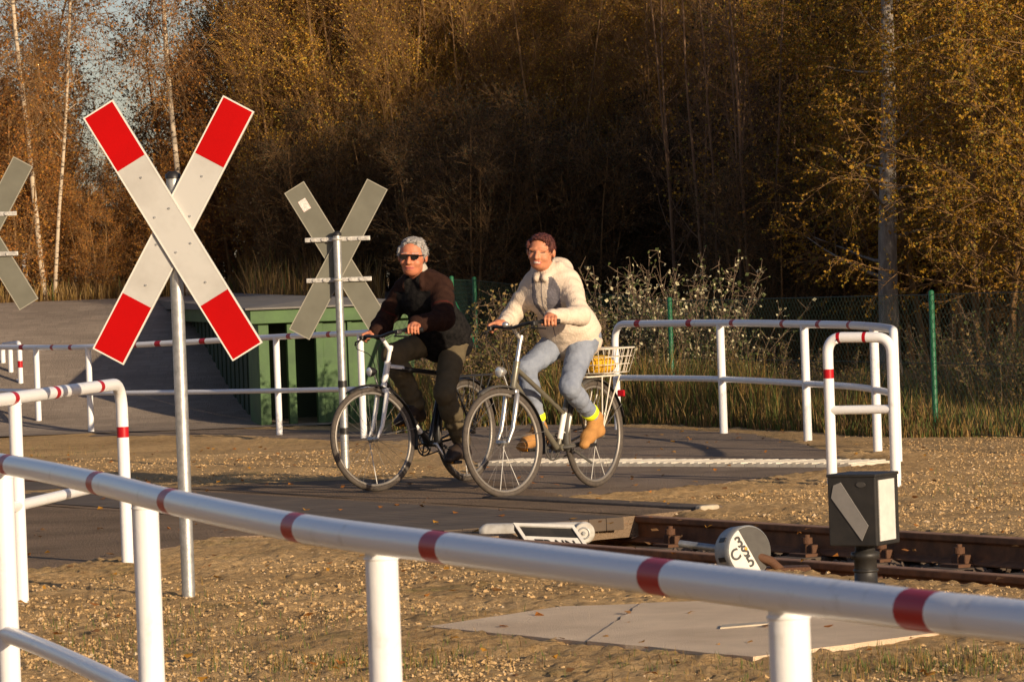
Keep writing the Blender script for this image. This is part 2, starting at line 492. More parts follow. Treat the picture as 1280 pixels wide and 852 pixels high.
ii = np.arange(RX.size).reshape(RX.shape)
rq = np.column_stack([ii[:-1, :-1].ravel(), ii[:-1, 1:].ravel(), ii[1:, 1:].ravel(), ii[1:, :-1].ravel()])
tag(raw('road_ramp', np.column_stack([RXs.ravel(), RY.ravel(), rz.ravel()]).tolist(), rq.tolist(), [M['asphalt_ramp']], smooth=True), kind='structure')

# tactile strip of ribbed white slabs across the path
tp0, tp1 = PZ(598, 581, .02), PZ(1066, 583, .02)
tdir = (tp1 - tp0).normalized(); tprp = Vector((-tdir.y, tdir.x, 0))
tmb = MB()
L = (tp1 - tp0).length
nS = int(L / .30)
for k in range(nS):
    cen = tp0 + tdir * ((k + .5) * L / nS) + tprp * .22
    rot = Matrix((tdir, tprp, Vector((0, 0, 1)))).transposed()
    tmb.box(cen + Vector((0, 0, .002)), (L / nS - .008, .46, .03), rot, 0)
    for q in range(4):
        tmb.box(cen + tdir * ((q - 1.5) * .07) + Vector((0, 0, .02)), (.035, .45, .012), rot, 0)
tact = lone('tactile_paving', tmb, [mat('white_paver', (.60, .55, .46), .85, col2=(.46, .41, .33), scale=6, bump=.2)],
     'ribbed white tactile paving strip laid across the asphalt path', 'paving strip', loc=tp0)

# concrete slab beside the track: two pieces with an open joint
def slab_piece(poly, z0, z1, seed):
    mb = MB(); pts = densify(poly, .12, .008, seed)
    mb.prism(pts, z0, z1)
    return mb
s = [Vector(p) for p in slab_poly]
j0, j1 = s[1].lerp(s[0], .12), s[3].lerp(s[4], .10)
sl = thing('concrete_slab', (*s[0].lerp(s[2], .5), 0), 'cracked pale concrete slab set in the dirt behind the near railing', 'slab')
j0, j1 = Vector(gp([(888, 783)])[0]), None
top_r = gp([(1012, 772)])[0]
q0, q1 = s[0].lerp(s[1], .52), s[4].lerp(s[3], .40)
gap = (s[1] - s[0]).normalized() * .008
slab_piece([tuple(s[0]), tuple(q0 - gap), tuple(q1 - gap), tuple(s[4])], -.08, .026, 3).build('slab_piece', M['concrete'], sl)
slab_piece([tuple(q0 + gap), tuple(s[1]), tuple(s[2]), tuple(s[3]), tuple(q1 + gap)], -.08, .031, 4).build('slab_piece', M['concrete'], sl)
pl = gp([(900, 786), (958, 781), (962, 778), (902, 782.5)], .03)
mb = MB(); mb.prism(densify(pl, .05, .004, 5), .028, .037); mb.build('mortar_strip', M['concrete_pale'], sl)

# the railway track
tr0 = PZ(640, 669)
trk = thing('railway_track', (1.2, 20.9, -.15), 'rusty railway track of two rails sunk in a trench beside the crossing', 'railway track')
def TP(t, w, z):                                     # track coordinates -> world; t measured from the crossing's edge
    base = TN * (TC + w) + TU * (.45 * TU.x + 22.75 * TU.y + t)
    return Vector((base.x, base.y, z))
prof = [(-.07, 0), (.07, 0), (.07, .012), (.012, .03), (.010, .105), (.034, .118), (.036, .146), (.028, .152), (-.028, .152), (-.036, .146), (-.034, .118), (-.010, .105), (-.012, .03), (-.07, .012)]
Xr = Matrix((TN, Vector((0, 0, 1)), TU)).transposed().to_4x4()
for w in (-.75, .75):
    mb = MB()
    o = TP(0, w, -.132)
    n = len(prof)
    ts = [-16, 12]
    vs = [TP(t, w + p[0], -.132 + p[1]) for t in ts for p in prof]
    fs = [(i, (i + 1) % n, (i + 1) % n + n, i + n) for i in range(n)] + [list(range(n))[::-1], list(range(n, 2 * n))]
    ms = [1 if i in (6, 7, 8) else 0 for i in range(n)] + [0, 0]
    mb.add(vs, fs, ms)
    bevel(mb.build('rail', ['rail_rust', 'rail_top'], trk), .003, 1)
rotT = Matrix((TU, TN, Vector((0, 0, 1)))).transposed()
for k in range(16):
    t = .30 + k * .66
    mb = MB(); mb.box(TP(t, 0, -.185), (.24, 2.5, .10), rotT, ch=.01)
    mb.build('sleeper', 'sleeper', trk)
    for w in (-.75, .75):
        mb = MB()
        mb.box(TP(t, w, -.128), (.16, .34, .02), rotT, ch=.004)
        for sg in (-1, 1):
            mb.box(TP(t, w + sg * .085, -.098), (.12, .05, .05), rotT, ch=.008)
            mb.cyl(TP(t, w + sg * .10, -.12), TP(t, w + sg * .10, -.02), .018, .016, 8)
            mb.cyl(TP(t, w + sg * .10, -.068), TP(t, w + sg * .10, -.035), .032, .032, 6)
        mb.build('rail_chair', 'rust', trk)

# crossing edge beam with a concrete end
b0, b1, b2 = PZ(600, 627), PZ(868, 641), PZ(886, 642)
bd = (b1 - b0).normalized(); bn = Vector((-bd.y, bd.x, 0))
bt = thing('crossing_beam', tuple(b1), 'long weathered timber beam with a pale concrete end at the far edge of the crossing', 'beam')
rb = Matrix((bd, bn, Vector((0, 0, 1)))).transposed()
mb = MB(); mb.box((b0 + b1) / 2 + bn * .11 + Vector((0, 0, -.03)), ((b1 - b0).length, .20, .13), rb, ch=.012); mb.build('timber', 'timber', bt)
mb = MB(); mb.box(b1 + bd * .035 + bn * .07 + Vector((0, 0, -.01)), (.06, .14, .11), rb, ch=.012); mb.build('end_block', 'concrete_pale', bt)

# rubber crossing panels beside and between the rails
for w, wd, lab in ((0, 1.26, 'dark grooved crossing panel between the two rails where bicycles roll over'),):
    mb = MB()
    for q in range(10):
        for g_ in range(int(wd / .12)):
            off = -wd / 2 + .06 + g_ * .12
            mb.box(TP(-.38 - q * .9 - .12, w + off, -.01), (.897, .117, .072), rotT, ch=.003)
    lone('rubber_crossing', mb, [mat('panel_rubber', (.085, .062, .044), .9, col2=(.13, .096, .066), scale=3, bump=.3)], lab, 'crossing panel', 'crossing panels', loc=TP(-4, w, 0))
# ------------------------------------------------------------------ railings
def catmull(pts, step=.06):
    P = [Vector(p) for p in pts]
    P = [P[0] * 2 - P[1]] + P + [P[-1] * 2 - P[-2]]
    out = []
    for i in range(1, len(P) - 2):
        a, b, c, d = P[i - 1:i + 3]
        n = max(2, int((c - b).length / step))
        for k in range(n):
            t = k / n
            out.append(.5 * ((2 * b) + (c - a) * t + (2 * a - 5 * b + 4 * c - d) * t * t + (3 * b - a - 3 * c + d) * t ** 3))
    out.append(P[-2])
    return out
def fillet(pts, r, n=8):
    P = [Vector(p) for p in pts]
    out = [P[0]]
    for i in range(1, len(P) - 1):
        a, b, c = P[i - 1], P[i], P[i + 1]
        d0, d1 = (a - b), (c - b)
        q = min(r, d0.length * .49, d1.length * .49)
        s0, s1 = b + d0.normalized() * q, b + d1.normalized() * q
        for k in range(n + 1):
            t = k / n
            out.append(s0 * (1 - t) ** 2 + b * 2 * t * (1 - t) + s1 * t * t)
    out.append(P[-1])
    return out
def arclen(pts):
    s = [0]
    for a, b in zip(pts, pts[1:]): s.append(s[-1] + (b - a).length)
    return s
def banded(mb, pts, r, bands, bw=.10, n=20):
    bands = [b if isinstance(b, tuple) else (b, bw) for b in bands]          # a tube painted with red bands at arc positions
    S = arclen(pts)
    cuts = sorted([b - w_ / 2 for b, w_ in bands] + [b + w_ / 2 for b, w_ in bands])
    P2, S2 = [], []
    for i in range(len(pts) - 1):
        P2.append(pts[i]); S2.append(S[i])
        for c in cuts:
            if S[i] + 1e-4 < c < S[i + 1] - 1e-4:
                P2.append(pts[i].lerp(pts[i + 1], (c - S[i]) / (S[i + 1] - S[i]))); S2.append(c)
    P2.append(pts[-1]); S2.append(S[-1])
    def mi(i):
        m = (S2[i] + S2[i + 1]) / 2
        return 1 if any(abs(m - b) < w_ / 2 for b, w_ in bands) else 0
    mb.tube(P2, r, n, mif=mi)
def nearest_s(pts, q):
    S = arclen(pts)
    best = (1e9, 0)
    for i in range(len(pts) - 1):
        d = pts[i + 1] - pts[i]
        t = max(0, min(1, (q - pts[i]).dot(d) / max(d.length_squared, 1e-9)))
        e = (pts[i] + d * t - q).length
        if e < best[0]: best = (e, S[i] + t * d.length)
    return best[1]
def flat(pts, z): return [Vector((p[0], p[1], z)) for p in pts]

def weld(mb, p, r):                                   # small weld bead under a joint
    mb.ring(p, (0, 0, 1), r * .98, .004, 16, 5)

def railing(label, loc, top, bands, mids, posts, r=.03, rp=.03, group='white railings around the level crossing', bw=.10):
    t = thing('railing', loc, label, 'railing', group)
    mb = MB(); banded(mb, top, r, bands, bw); mb.build('top_rail', ['white', 'red'], t)
    for m in mids:
        mb = MB(); mb.tube(m, r * .84, 16); mb.build('middle_rail', 'white', t)
    for p, z0, z1 in posts:
        mb = MB(); mb.tube([Vector((p[0], p[1], z0)), Vector((p[0], p[1], z1))], rp, 18); weld(mb, Vector((p[0], p[1], z1 - .03)), rp)
        mb.build('post', 'white', t)
    return t

# near railing, curving towards the camera on the right
n_px = [(0, 579), (125, 604), (216, 627), (375, 659.5), (552, 684), (830, 721), (1157, 763), (1280, 777)]
n_pts = [PZ(x, y, .96) for x, y in n_px]
pre = [n_pts[0] + Vector((-1.25, 2.9, 0)), n_pts[0] + Vector((-.6, 1.6, 0))]
post_ = [n_pts[-1] + Vector((.42, -1.0, 0)), n_pts[-1] + Vector((.72, -2.0, 0))]
curve = catmull(pre + n_pts + post_)
bpx = [(14, 581), (125, 604), (216, 627), (375, 659.5), (552, 684), (830, 721), (1157, 763)]
bs = [nearest_s(curve, PZ(x, y, .96)) for x, y in bpx]
bs += [bs[0] - 1.1, bs[-1] + 1.0]
mid = flat(curve, .475)
ppx = [(181, 616), (476, 674), (985, 741)]
posts = [(PZ(x, y, .955), -.08, .95) for x, y in ppx]
posts.insert(0, (PZ(2, 579, .96), -.08, .95)); posts.insert(0, (pre[0], -.08, .95)); posts.append((post_[0], -.08, .95))
railing('closest white railing whose bluish top tube crosses the whole foreground', (n_pts[4].x, n_pts[4].y, 0), curve, bs, [mid], posts, r=.0295, rp=.0315, bw=.082)

# left railing end
a, b, c0 = PZ(-170, 522, .95), PZ(22, 497, .95), PZ(157, 479, .95)
e0, e1 = PZ(160, 709, 0), PZ(28, 752, 0)
dv = (e0 - e1); dv.z = 0; dv.normalize()
A = e1 - dv * 4.2; 
top = fillet([Vector((A.x, A.y, .95)), Vector((e0.x, e0.y, .95)), Vector((e0.x, e0.y, -.08))], .16, 10)
bl = [nearest_s(top, PZ(x, y, .95)) for x, y in ((55, 491), (125, 483))]
bl += [(nearest_s(top, Vector((e0.x, e0.y, .70))), .055), bl[0] - .75, bl[0] - 1.5]
railing('white railing at the left edge with a rounded elbow beside the red-ended sign', (e0.x, e0.y, 0), top, bl,
        [[Vector((A.x, A.y, .45)), Vector((e0.x, e0.y, .45))]], [(e1, -.08, .95), (A, -.08, .95)], r=.031, rp=.031, bw=.07)

# left railing in the back, in front of the cabin
def at_d(x, y, d):
    p = PD(x, y, d); return p
q = [(-60, 433, 46.6), (45, 434, 44.9), (110, 433.5, 43.4), (225, 428, 42.1), (345, 421, 40.7), (450, 416, 38.6), (468, 415, 38.0)]
tp = [at_d(*v) for v in q]
down = tp[-1].copy(); down.z = -.25
top = catmull(tp)
top = fillet(top[:-3] + [top[-1], down], .14, 10) if False else top
bsx = [nearest_s(top, at_d(x, y, d)) for x, y, d in ((30, 434, 45.2), (64, 434, 44.4), (92, 434, 43.8), (170, 431, 42.7), (201, 429, 42.4), (258, 426, 41.8), (308, 423, 41.3), (365, 420, 40.4), (415, 418, 39.4))]
midp = catmull([at_d(x, y, d) for x, y, d in ((-60, 487, 46.6), (45, 489, 44.9), (110, 491, 43.4), (225, 490, 42.1), (345, 488, 40.7), (450, 486, 38.6), (468, 486, 38.0))])
posts = [(tp[i], -.35, tp[i].z) for i in (0, 1, 2, 3, 4, 5)]
railing('long white railing behind the left cross sign, running in front of the green cabin', (tp[4].x, tp[4].y, -.13), top, bsx, [midp], posts, r=.030, rp=.033, bw=.10)

# small end frame, far left
f0, f1 = at_d(3, 431, 48), at_d(24, 426, 47)
fr = fillet([Vector((f0.x, f0.y, -.3)), Vector((f0.x, f0.y, f0.z)), Vector((f1.x, f1.y, f0.z + .03)), Vector((f1.x, f1.y, -.3))], .10, 8)
sB = nearest_s(fr, Vector((f1.x, f1.y, f0.z - .22)))
railing('small white end frame of a railing, farthest away at the left edge', (f0.x, f0.y, -.13), fr, [sB], [[Vector((f0.x, f0.y, .38)), Vector((f1.x, f1.y, .38))]],
        [(f0.lerp(f1, .45), -.3, f0.z + .01)], r=.030, rp=.030, bw=.08)

# right curved railing behind the path
q = [(768, 405, 35.7), (900, 404, 34.0), (1005, 406, 31.9), (1060, 407.5, 30.8), (1092, 410, 29.8), (1112, 413.5, 28.9), (1117, 417, 28.3)]
tp = [at_d(*v) for v in q]
mean_z = .955
tp = [Vector((p.x, p.y, mean_z * .5 + p.z * .5)) for p in tp]
cv = catmull(tp)
st, en = cv[0].copy(), cv[-1].copy()
top = fillet([Vector((st.x, st.y, -.1)), st, cv[6]], .18, 10)[:-1] + cv[6:-4] + fillet([cv[-4], en, Vector((en.x, en.y, -.1))], .07, 6)[1:]
bR = [nearest_s(top, at_d(x, y, d)) for x, y, d in ((797, 405, 35.3), (858, 404, 34.5), (918, 404, 33.7), (979, 405, 32.4), (1021, 406.5, 31.5), (1064, 408, 30.7))]
midp = catmull([Vector((p.x, p.y, .475)) for p in tp])
posts = [(tp[i], -.1, tp[i].z) for i in (1, 2, 4)]
railing('curved white railing along the far side of the path in front of the tall grass', (tp[1].x, tp[1].y, 0), top, bR, [midp], posts, r=.031, rp=.034, bw=.09)

# right front end frame, behind the lantern
f0, f1 = PZ(1033, 421, .96), PZ(1116, 426, .93)
f1 = PD(1114, 426, 25.6); f0 = PD(1034, 421, 25.8)
fr = fillet([Vector((f0.x, f0.y, -.1)), Vector((f0.x, f0.y, .955)), Vector((f1.x, f1.y, .945)), Vector((f1.x, f1.y, -.1))], .11, 10)
bF = [nearest_s(fr, PD(1052, 421, 25.8)), nearest_s(fr, PD(1091, 423, 25.8)), (nearest_s(fr, Vector((f0.x, f0.y, .72))), .06)]
railing('short upright white railing frame with red bands standing behind the black lantern box', (f0.x, f0.y, 0), fr, bF, [[Vector((f0.x, f0.y, .485)), Vector((f1.x, f1.y, .485))]], [], r=.034, bw=.024)

# ------------------------------------------------------------------ cross signs
def cross_sign(label, base, cz, yaw, length, width, front, top_extra=.25, r=.031, lean=0, sticker=False):
    t = thing('crossing_sign', (base.x, base.y, 0), label, 'cross sign', 'railway cross signs', rotz=yaw)
    W = WORLD[t.name]
    zg = base.z
    def X(tilt, off):          # board frame: x = across, y = along, z = out of the face (towards -Y local)
        return W @ Matrix.Translation((0, off, cz)) @ Matrix.Rotation(R(90), 4, 'X') @ Matrix.Rotation(tilt, 4, 'Z')
    mb = MB(); mb.tube([W @ Vector((0, 0, zg - .2)), W @ Vector((0, 0, cz + top_extra))], r, 20)
    mb.build('pole', 'galv', t)
    mb = MB()
    mb.tube([W @ Vector((0, 0, cz + top_extra)), W @ Vector((0, 0, cz + top_extra + .02)), W @ Vector((0, 0, cz + top_extra + .035))], [r * 1.15, r * 1.15, r * .5], 16)
    mb.build('pole_cap', 'black_plastic', t)
    hl, hw = length / 2, width / 2
    k = .335 * length          # length of the coloured ends measured from each tip
    for i, (tilt, off) in enumerate(((R(29.7), -.052 if front else .052), (R(-29.7), -.078 if not front else -.036))):
        if front: off = (-.062, -.046)[i]
        else: off = (.062, .046)[i]
        x = X(tilt, off)
        mb = MB()
        th = .012
        mb.prism([(-hw, -hl), (hw, -hl), (hw, hl), (-hw, hl)], -th / 2, th / 2, x, 0)
        rim = .0035                                        # folded rim round the board
        zr0, zr1 = -th / 2 - .008, th / 2 + .0015
        for (x0, y0, x1, y1) in ((-hw - .003, -hl - .003, -hw + rim, hl + .003), (hw - rim, -hl - .003, hw + .003, hl + .003), (-hw + rim, -hl - .003, hw - rim, -hl + rim), (-hw + rim, hl - rim, hw - rim, hl + .003)):
            mb.prism([(x0, y0), (x1, y0), (x1, y1), (x0, y1)], zr0, zr1, x, 1)
        bd = mb.build('board', ['sign_white' if front else 'sign_back', 'sign_edge' if front else 'sign_back_lit_edge'], t)
        if front:
            f = th / 2
            for sg in (1, -1):
                mb = MB()
                ya, yb = sorted((sg * (hl - rim), sg * (hl - .222 * length)))
                mb.prism([(-hw + rim, ya), (hw - rim, ya), (hw - rim, yb), (-hw + rim, yb)], f, f + .0012, x, 0)
                mb.build('red_end', 'sign_red', bd)
            mb = MB()
            for yy in (-.36, -.12, .12, .36):
                for xx in ((-.5, .5) if abs(yy) < .2 else (.05,)):
                    p = x @ Vector((xx * hw, yy * hl * 1.2, f)); nrm = (x.to_3x3() @ Vector((0, 0, 1)))
                    mb.cyl(p - nrm * .002, p + nrm * .005, .006, .005, 8)
            mb.build('rivet', 'galv', bd)
        else:
            mb = MB()
            f = th / 2
            for sg in (-1, 1):
                ya, yb = sorted((sg * (hl - rim), sg * (hl - .222 * length)))
                mb.prism([(-hw + rim, ya), (hw - rim, ya), (hw - rim, yb), (-hw + rim, yb)], f + .001, f + .0022, x @ Matrix.Rotation(math.pi, 4, 'Y'), 0)
            if sticker and i == 0:
                mb.v = []; mb.f = []; mb.mi = []; mb.sm = []
                mb.prism([(-.035, hl - .20), (.03, hl - .20), (.03, hl - .11), (-.035, hl - .11)], f + .0018, f + .003, x, 0)
                mb.build('sticker', 'sticker', bd)
    for dz in ((.155, -.155) if not front else (.12, -.12)):
        mb = MB()
        o = 0.030 if not front else -.03
        w = .25 if not front else .12
        mb.X = W
        if not front:
            mb.box((0, .036, cz + dz), (w * 2, .012, .034), ch=.003)
            for q in (-.19, -.11, .09, .17): mb.cyl((q, .028, cz + dz), (q, .02, cz + dz), .016, .014, 8)
            mb.ring((0, 0, cz + dz), (0, 0, 1), r + .003, .010, 20, 6)
        else:
            mb.box((0, -.034, cz + dz), (w, .012, .034), ch=.003)
            mb.ring((0, 0, cz + dz), (0, 0, 1), r + .003, .010, 20, 6)
        mb.build('bracket', 'bracket', t)
    for zc in (() if front else (.62, .26)):
        mb = MB(); mb.X = W
        mb.tube([Vector((0, 0, zc)), Vector((0, 0, zc + .05))], r + .004, 18); mb.build('clamp_band', 'black_plastic', t)
    return t

fb = PZ(236, 745, 0)
cross_sign('large white cross sign with four red ends on a galvanised pole, nearest the camera', fb, 1.70, R(-4), 1.315, .157, True, .24)
bb = PZ(432, 585, 0)
cross_sign('unpainted grey back of a cross sign on a slim pole behind the man', Vector((bb.x, bb.y, 0)), 1.595, R(-3), 1.29, .17, False, .18, sticker=True)
lb = PD(-9, 560, 31.0)
cross_sign('grey back of a cross sign cut off by the left edge of the picture', Vector((lb.x, lb.y, -.1)), 1.89, R(-3), 1.27, .165, False, .15)

# ------------------------------------------------------------------ point lantern
lp = PZ(1083, 735, 0)
lt = thing('point_lantern', (lp.x, lp.y, 0), 'black box lantern with slanted shade-greyed bar and white panel on a short post', 'lantern', rotz=R(-31))
W = WORLD[lt.name]
hw_, zb, zt = .128, .195, .50
mb = MB(); mb.X = W
mb.box((0, 0, (zb + zt) / 2), (hw_ * 1.82, hw_ * 1.82, zt - zb), ch=.006)
mb.box((0, 0, zt + .004), (hw_ * 1.88, hw_ * 1.88, .014), ch=.004)
mb.build('housing', 'black_metal', lt)
hh = hw_ * .91
mb = MB(); mb.X = W
Xf = Matrix.Translation((0, -hh, (zb + zt) / 2)) @ Matrix.Rotation(R(90), 4, 'X')
def pan(poly, X, d=.004): mb.prism(poly, .0, d, X)
pan([(-.085, .115), (-.098, .06), (.045, -.128), (.078, -.062), (-.05, .128)], Xf)
mb.build('grey_bar', 'reflect_shaded', lt)
mb = MB(); mb.X = W
Xs = Matrix.Translation((hh, 0, (zb + zt) / 2)) @ Matrix.Rotation(R(90), 4, 'Z') @ Matrix.Rotation(R(90), 4, 'X')
pan([(-.088, -.132), (.068, -.132), (.068, .135), (-.088, .135)], Xs)
mb.build('white_panel', 'reflect_white', lt)
mb = MB(); mb.X = W
pan([(.048 + .022 * math.cos(a * math.pi / 8), .118 + .012 * math.sin(a * math.pi / 8)) for a in range(16)], Xf)
mb.build('oval_plate', 'dark_grey', lt)
mb = MB(); mb.X = W
mb.tube([Vector((0, 0, z)) for z in (-.12, .02, .025, .13, .135, .16, .165, .20)], [.085, .085, .052, .050, .064, .064, .045, .045], 20)
mb.ring((0, 0, .08), (0, 0, 1), .05, .008, 24, 6)
mb.build('post', 'black_metal', lt)

# ------------------------------------------------------------------ round lever weight
def text_mesh(body, size, X, m, parent, name='lettering', extrude=.0012, sx=1.0):
    cu = bpy.data.curves.new(name, 'FONT')
    cu.body = body; cu.size = size; cu.offset = size * .022; cu.extrude = extrude; cu.align_x = 'CENTER'; cu.align_y = 'CENTER'
    o = bpy.data.objects.new(name, cu); C.objects.link(o)
    bpy.context.view_layer.update()
    me = bpy.data.meshes.new_from_object(o.evaluated_get(bpy.context.evaluated_depsgraph_get()))
    bpy.data.objects.remove(o)
    inv = WORLD[parent.name].inverted()
    me.transform(inv @ X @ Matrix.Diagonal((sx, 1, 1, 1)))
    me.materials.clear(); me.materials.append(m)
    o = bpy.data.objects.new(name, me); C.objects.link(o); o.parent = parent
    return o
wc = PD(937, 688, 18.75)
wt = thing('lever_weight', (wc.x, wc.y, 0), 'round lever weight, half white with black figures and half grey, beside the near rail', 'weight')
yaw = R(28)                                   # its face looks to the camera's right
ax = Vector((math.sin(yaw), -math.cos(yaw), .10)).normalized()
ux = Vector((ax.y * -1, ax.x, 0)).normalized()           # to the right, in the face
uy = ux.cross(ax) * -1
if uy.z < 0: uy = -uy
ux = uy.cross(ax)
Xw = Matrix((ux, uy, ax)).transposed().to_4x4(); Xw.translation = wc
RW, TW = .121, .13
mb = MB()
n = 48
mb.X = Xw
prof = [(RW - .012, -TW + .0), (RW, -TW + .012), (RW, -.008), (RW - .006, 0)]
mb.tube([Vector((0, 0, z)) for r, z in prof], [r for r, z in prof], n)
mb.build('drum', 'galv_dull', wt)
def chord(ang, sgn):
    pts = []
    for k in range(41):
        a = ang + sgn * math.pi * k / 40
        pts.append(((RW - .007) * math.cos(a), (RW - .007) * math.sin(a)))
    return pts
cut = R(118)
mb = MB(); mb.prism(chord(cut, 1), .0, .003, Xw); wf = mb.build('white_half', 'reflect_white', wt)
mb = MB(); mb.prism(chord(cut, -1), .0, .003, Xw); mb.build('grey_half', 'dark_grey', wt)
mb = MB(); mb.X = Xw
for a in (150, 195):
    d = Vector((math.cos(R(a)), math.sin(R(a)), 0)) * RW
    t_ = Vector((-math.sin(R(a)), math.cos(R(a)), 0))
    rot = Matrix((Vector((math.cos(R(a)), math.sin(R(a)), 0)), t_, Vector((0, 0, 1)))).transposed()
    mb.box(d + Vector((0, 0, -.06)), (.006, .022, .055), rot)
mb.build('slot', 'black_metal', wt)
for j, (chx, px_, py_) in enumerate((('3', -.055, .044), ('S', -.026, -.002), ('5', -.002, -.05), ('C', -.080, -.016))):
    text_mesh(chx, .074, Xw @ Matrix.Translation((px_, py_, .0045)) @ Matrix.Rotation(R(28), 4, 'Z'), M['black_metal'], wt)
mb = MB(); mb.X = Xw
mb.ell((-.022, .012, .0065), (.008, .008, .002)); mb.build('orange_mark', 'amber', wt)
mb = MB()
lv0 = wc - ax * .07
lv1 = PD(850, 679, 19.0)
mb.tube([lv0, lv1], .017, 12); mb.build('lever', 'galv', wt)
mb = MB()
gnd = Vector((wc.x + .18, wc.y + .12, -.03))
mb.tube([wc - ax * .06, Vector((wc.x + .10, wc.y + .02, .05)), gnd], .022, 10)
mb.box(gnd + Vector((0, 0, .01)), (.22, .16, .07), ch=.01)
mb.build('base', 'rust', wt)

# ------------------------------------------------------------------ white point drive with its plate, between the rails
dl, dr = PD(604, 664, 22.0), PD(727, 665, 21.9)
dc = (dl + dr) / 2
dt = thing('point_drive', (dc.x, dc.y, -.1), 'white cylinder with a framed plate lying between the rails at the crossing edge', 'point drive')
dd = (dr - dl).normalized()
mb = MB()
mb.tube([dl - dd * .02, dl, dl + dd * .02, dr - dd * .01, dr + dd * .012], [.02, .038, .045, .058, .058], 24)
mb.build('cylinder', 'drive_white', dt)
mb = MB()
fc = dr + Vector((.012, -.055, 0))
mb.tube([fc + Vector((0, .05, 0)), fc, fc + Vector((0, -.012, 0))], [.060, .060, .052], 28)
mb.build('end_cap', 'drive_white', dt)
mb = MB(); mb.ring(fc + Vector((0, -.012, 0)), (0, 1, 0), .030, .005, 24, 6); mb.cyl(fc + Vector((0, -.008, 0)), fc + Vector((0, -.022, 0)), .012, .010, 6)
mb.build('bolt', 'galv', dt)
pc = PD(690, 672, 21.6)
prx = Vector((1, -.10, .02)).normalized(); pn = Vector((.05, -.72, .69)).normalized()
pu = pn.cross(prx).normalized(); prx = pu.cross(pn)
Xp = Matrix((prx, pu, pn)).transposed().to_4x4(); Xp.translation = pc
sh = -.55                                     # the plate is a slanted parallelogram
def sk(x, y): return (x + sh * y, y)
mb = MB(); mb.prism([sk(-.16, -.12), sk(.16, -.12), sk(.16, .085), sk(-.16, .085)], -.05, 0, Xp); plate = mb.build('plate', 'black_metal', dt)
mb = MB()
for q in ([sk(-.165, .07), sk(.165, .07), sk(.165, .088), sk(-.165, .088)], [sk(-.165, -.12), sk(-.145, -.12), sk(-.145, .07), sk(-.165, .07)], [sk(.145, -.12), sk(.165, -.12), sk(.165, .07), sk(.145, .07)]):
    mb.prism(q, .001, .012, Xp)
mb.build('plate_frame', 'reflect_white', plate)
mb = MB(); mb.prism([sk(-.14, -.12), sk(.14, -.12), sk(.14, .004), sk(-.14, .004)], .001, .004, Xp); mb.build('white_field', 'reflect_white', plate)
tx = text_mesh('TRAIN', .075, Xp @ Matrix.Translation((.03, -.047, .0055)) @ Matrix(((1, sh, 0, 0), (0, 1, 0, 0), (0, 0, 1, 0), (0, 0, 0, 1))), M['black_metal'], dt)
tx.parent = plate
# ------------------------------------------------------------------ green cabin
cl = PD(322, 400, 43.4); cfar = PD(186, 400, 54.0)
cb = Vector((cfar.x - cl.x, cfar.y - cl.y, 0)); CD = cb.length; cb.normalize()
cd = Vector((cb.y, -cb.x, 0)); CW = 1.72
cab = thing('cabin', (cl.x, cl.y, -.15), 'long low green cabin with a grey roof behind the white railing and the man', 'cabin', rotz=math.atan2(cd.y, cd.x))
W = WORLD[cab.name]
def cbx(mb, x0, x1, y0, y1, z0, z1, ch=.006):
    mb.X = W
    mb.box(((x0 + x1) / 2, (y0 + y1) / 2, (z0 + z1) / 2), (abs(x1 - x0), abs(y1 - y0), abs(z1 - z0)), ch=ch)
ZE = 1.14
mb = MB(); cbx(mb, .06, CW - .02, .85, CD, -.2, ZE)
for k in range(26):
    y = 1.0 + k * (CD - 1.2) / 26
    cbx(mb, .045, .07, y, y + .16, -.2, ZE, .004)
mb.build('wall', 'green_shaded', cab)
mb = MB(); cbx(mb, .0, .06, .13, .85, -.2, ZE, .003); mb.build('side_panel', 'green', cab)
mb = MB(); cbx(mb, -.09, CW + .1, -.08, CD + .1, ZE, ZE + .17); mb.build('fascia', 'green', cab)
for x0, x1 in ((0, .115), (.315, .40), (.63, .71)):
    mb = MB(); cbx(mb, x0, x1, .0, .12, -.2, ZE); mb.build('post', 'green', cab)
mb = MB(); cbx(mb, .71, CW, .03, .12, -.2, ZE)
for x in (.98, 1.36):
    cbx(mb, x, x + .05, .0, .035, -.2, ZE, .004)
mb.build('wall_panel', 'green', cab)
mb = MB(); mb.X = W
z0 = ZE + .173
a0, a1, b0_, b1_ = -.15, CW + .16, -.14, CD + .16
rp_ = [(a0, b0_, z0), (a1, b0_, z0), (a1, b1_, z0 + .12), (a0, b1_, z0 + .12), ((a0 + a1) / 2, b0_ + .6, z0 + .09), ((a0 + a1) / 2, b1_ - .6, z0 + .16),
       (a0, b0_, z0 - .02), (a1, b0_, z0 - .02), (a1, b1_, z0 - .02), (a0, b1_, z0 - .02)]
mb.add(rp_, [(0, 1, 4), (1, 2, 5, 4), (2, 3, 5), (3, 0, 4, 5), (6, 7, 1, 0), (7, 8, 2, 1), (8, 9, 3, 2), (9, 6, 0, 3), (9, 8, 7, 6)])
mb.build('roof', 'roof', cab)

